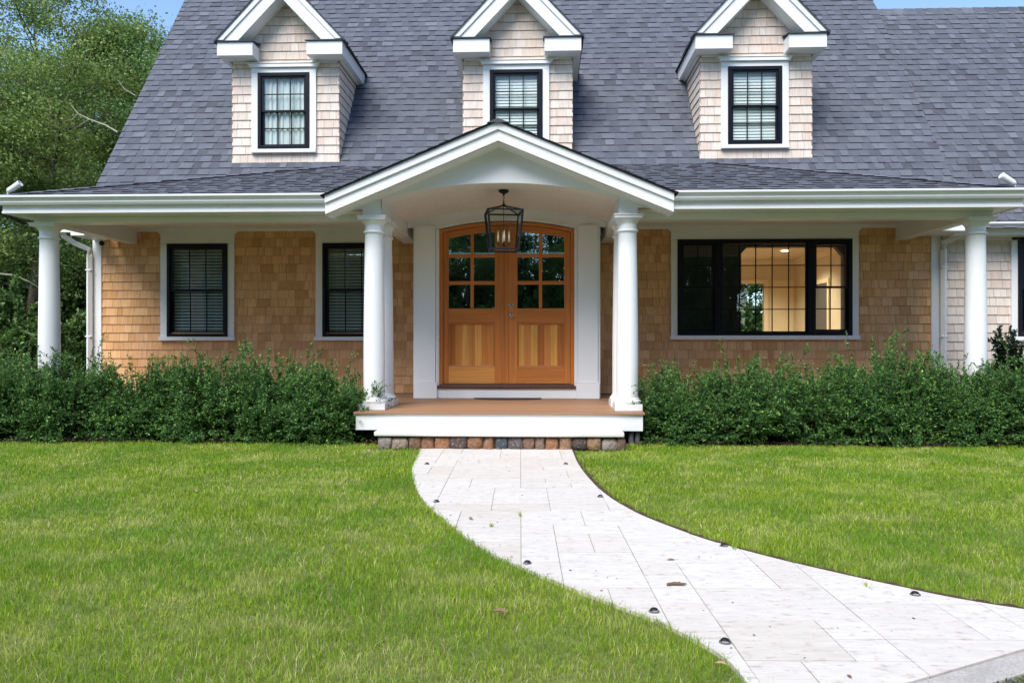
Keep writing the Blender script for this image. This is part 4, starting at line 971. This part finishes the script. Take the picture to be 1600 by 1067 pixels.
TP=[tree_mesh(3,11.5,5.4,.22,1300,95,.080,.15)+(OAKL,),tree_mesh(9,12.5,5.0,.20,1000,90,.085,.10)+(OAKD,),tree_mesh(21,10.5,5.0,.17,520,60,.10,.3)+(OAKY,)]
tf={}
def tree(x,y,k,sc_,rz,lab,group,name='oak_tree',sz=None):
    t=thing(name,lab,'tree',(x,y,-.05),group,rz); t.scale=(sc_,sc_,sz or sc_)
    if k not in tf:
        V,rn,tw,m=TP[k]; a=npmesh('crown',V,4,rn,m,t); c=tw.build('trunk',BARK,t,smooth=True); tf[k]=(a,c)
    else:
        for o in tf[k]: q=o.copy(); COL.objects.link(q); q.parent=t
    return t
G1='trees beyond the left side of the house'
TR=[(-13.2,19.5,0,.98,.3,'broad pale green oak tree left of the roof'),(-17.8,21.5,1,.95,1.2,'dark green oak at the left edge of the picture'),
    (-11.0,20.5,1,.80,2.2,'dark oak tree close to the left roof edge'),(-14.6,26.5,2,1.12,4.0,'tall thin yellowish oak rising behind the roof edge'),
    (-19.5,29,0,1.05,2.0,'pale green oak behind the leftmost dark oak'),(-11.5,29,1,1.0,5.2,'dark oak deep behind the left roof edge'),
    (-23,24,2,1.1,.9,'yellowish oak outside to the far left'),(-15.8,34,1,1.05,3.3,'distant dark oak between the nearer trees'),(-24,35,1,1.1,1.9,'distant dark oak at far left'),(-9,34,0,1.05,2.9,'distant pale oak behind the house roof')]
SZ=[.93,.84,.80,1.1]
TT=[tree(x,y,k,s_,rz,lab,G1,sz=SZ[i] if i<4 else None) for i,(x,y,k,s_,rz,lab) in enumerate(TR)]
# lichen covered dead limbs, parts of the first oak
LB=[[([(184,207,17.0),(165,196,17.1),(140,187,17.2),(122,178,17.3),(108,160,17.4)],[0.025, 0.022, 0.018, 0.013, 0.004]),([(122,178,17.3),(112,188,17.2),(100,186,17.1)],[.015,.010,.004]),([(140,187,17.2),(125,196,17.3),(112,203,17.4)],[.015,.010,.004])],
    [([(212,150,18),(195,140,18.1),(186,128,18.2),(178,120,18.3)],[0.015, 0.013, 0.008, 0.003])],
    [([(-30,425,15),(20,430,15.1),(45,440,15.2),(70,456,15.4)],[0.021, 0.02, 0.015, 0.008])]]
t0=TT[0]; MI=(Matrix.Translation(t0.location)@Matrix.Rotation(.3,4,'Z')@Matrix.Diagonal((*t0.scale,1))).inverted()
for grp in LB:
    b=MB()
    for P,rd_ in grp: b.tube([MI@Vector(at(*p)) for p in P],rd_,6)
    b.build('dead_branch',LICH,t0)
# undergrowth thicket at the left
V,r_,tw=shrub_mesh(0,1.5,1.2,2.4,300,4,OAKD,77,leafsize=.12)
uf=None
for i,(x,y,s_,lab) in enumerate([(-10.6,15.5,.9,'tall wild shrub between the end column and the downspout'),(-12.9,16.0,.95,'tall wild shrub left of the end column'),(-15.3,17.0,1.1,'wild shrub at the left picture edge'),(-9.3,17.5,1.0,'wild shrub half behind the house corner'),(-13.6,20,1.3,'big wild shrub deeper under the oaks'),(-17.5,19.5,1.3,'wild shrub far left under the oaks'),(-11.2,19,1.3,'wild shrub deep behind the downspout')]):
    t=thing('wild_shrub','leafy '+lab,'bush',(x,y,-.05),'wild shrubs under the oaks',rz=i*1.3); t.scale=(s_,s_,s_)
    if uf is None: a=npmesh('foliage',V,4,r_,OAKD,t); c=tw.build('stems',TWIG,t); uf=(a,c)
    else:
        for o in uf: q=o.copy(); COL.objects.link(q); q.parent=t
# tree belt on the street side, behind the camera (seen in the window panes)
G2='trees across the driveway mirrored in the windows'
for i,(x,y,k,s_) in enumerate([(-16,-13,1,1.1),(-9,-17,0,1.1),(-3,-14,1,1.0),(3.5,-18,2,1.2),(9,-14,1,1.1),(15,-17,0,1.1),(21,-12,1,1.1),(-22,-17,0,1.2),(-12,-22,1,1.3),(-6,-23,1,1.3),(0,-22,1,1.3),(6,-23,1,1.3),(12,-22,1,1.3),(18,-23,1,1.3)]):
    tree(x,y,k,s_,i*1.1,'green oak tree across the driveway, mirrored in the window panes',G2)
for i in range(27):
    t=thing('wild_shrub','leafy green shrub across the driveway, mirrored low in the window panes','bush',((-24+i*3.4,-12.5-(i%3)*1.5,-.05) if i<15 else (-26+(i-15)*4.4,-19-(i%2)*2,-.05)),'shrubs across the driveway mirrored in the windows',rz=i*2.1); t.scale=(1.7,1.3,1.3+.3*(i%2)) if i<15 else (2.4,1.6,2.2)
    for o in uf: q=o.copy(); COL.objects.link(q); q.parent=t
tree(7.2,26,0,1.0,1.0,'pale green oak in the back yard, seen through the lit room','trees behind the house',sz=.6); tree(5.2,29,1,1.0,2.0,'dark oak in the back yard, seen through the lit room','trees behind the house',sz=.55)
for i,(x,y) in enumerate(((5.4,22),(7.3,22.5))):
    t=thing('wild_shrub','green back yard shrub seen through the lit room, '+('left one' if i==0 else 'right one'),'bush',(x,y,-.05),None,rz=i*2.1)
    for o in uf: q=o.copy(); COL.objects.link(q); q.parent=t
# tufts growing in the paver joints
for px,py,lab,n in ((768,822,'tuft of green grass in a joint near the left edge of the path',26),(813,806,'tuft of green grass in a joint in the middle of the path',22),(1147,857,'yellowish weed beside the third light on the right edge',18),(1201,866,'thin blades of grass at the right path edge past the weed',12),(1354,916,'grass sprig by the right path edge before the last light',16)):
    X_,Y_=gnd(px,py); h=RNG.uniform(.012,.03,n); th=RNG.uniform(0,6.28,n); B=np.stack([RNG.normal(0,.006,n),RNG.normal(0,.018,n),np.zeros(n)],1); Wd=np.stack([np.sin(th),np.cos(th),np.zeros(n)],1)*.0018
    T=B+np.stack([np.cos(th)*h*.6,np.sin(th)*h*.6,h],1)
    o=npmesh('grass_tuft',np.stack([B-Wd,B+Wd,T+Wd*.2,T-Wd*.2],1),4,RNG.uniform(.2,.9,n),GRASS); o.location=(X_,Y_,.001); tag(o,lab,'grass','weeds in the path joints')
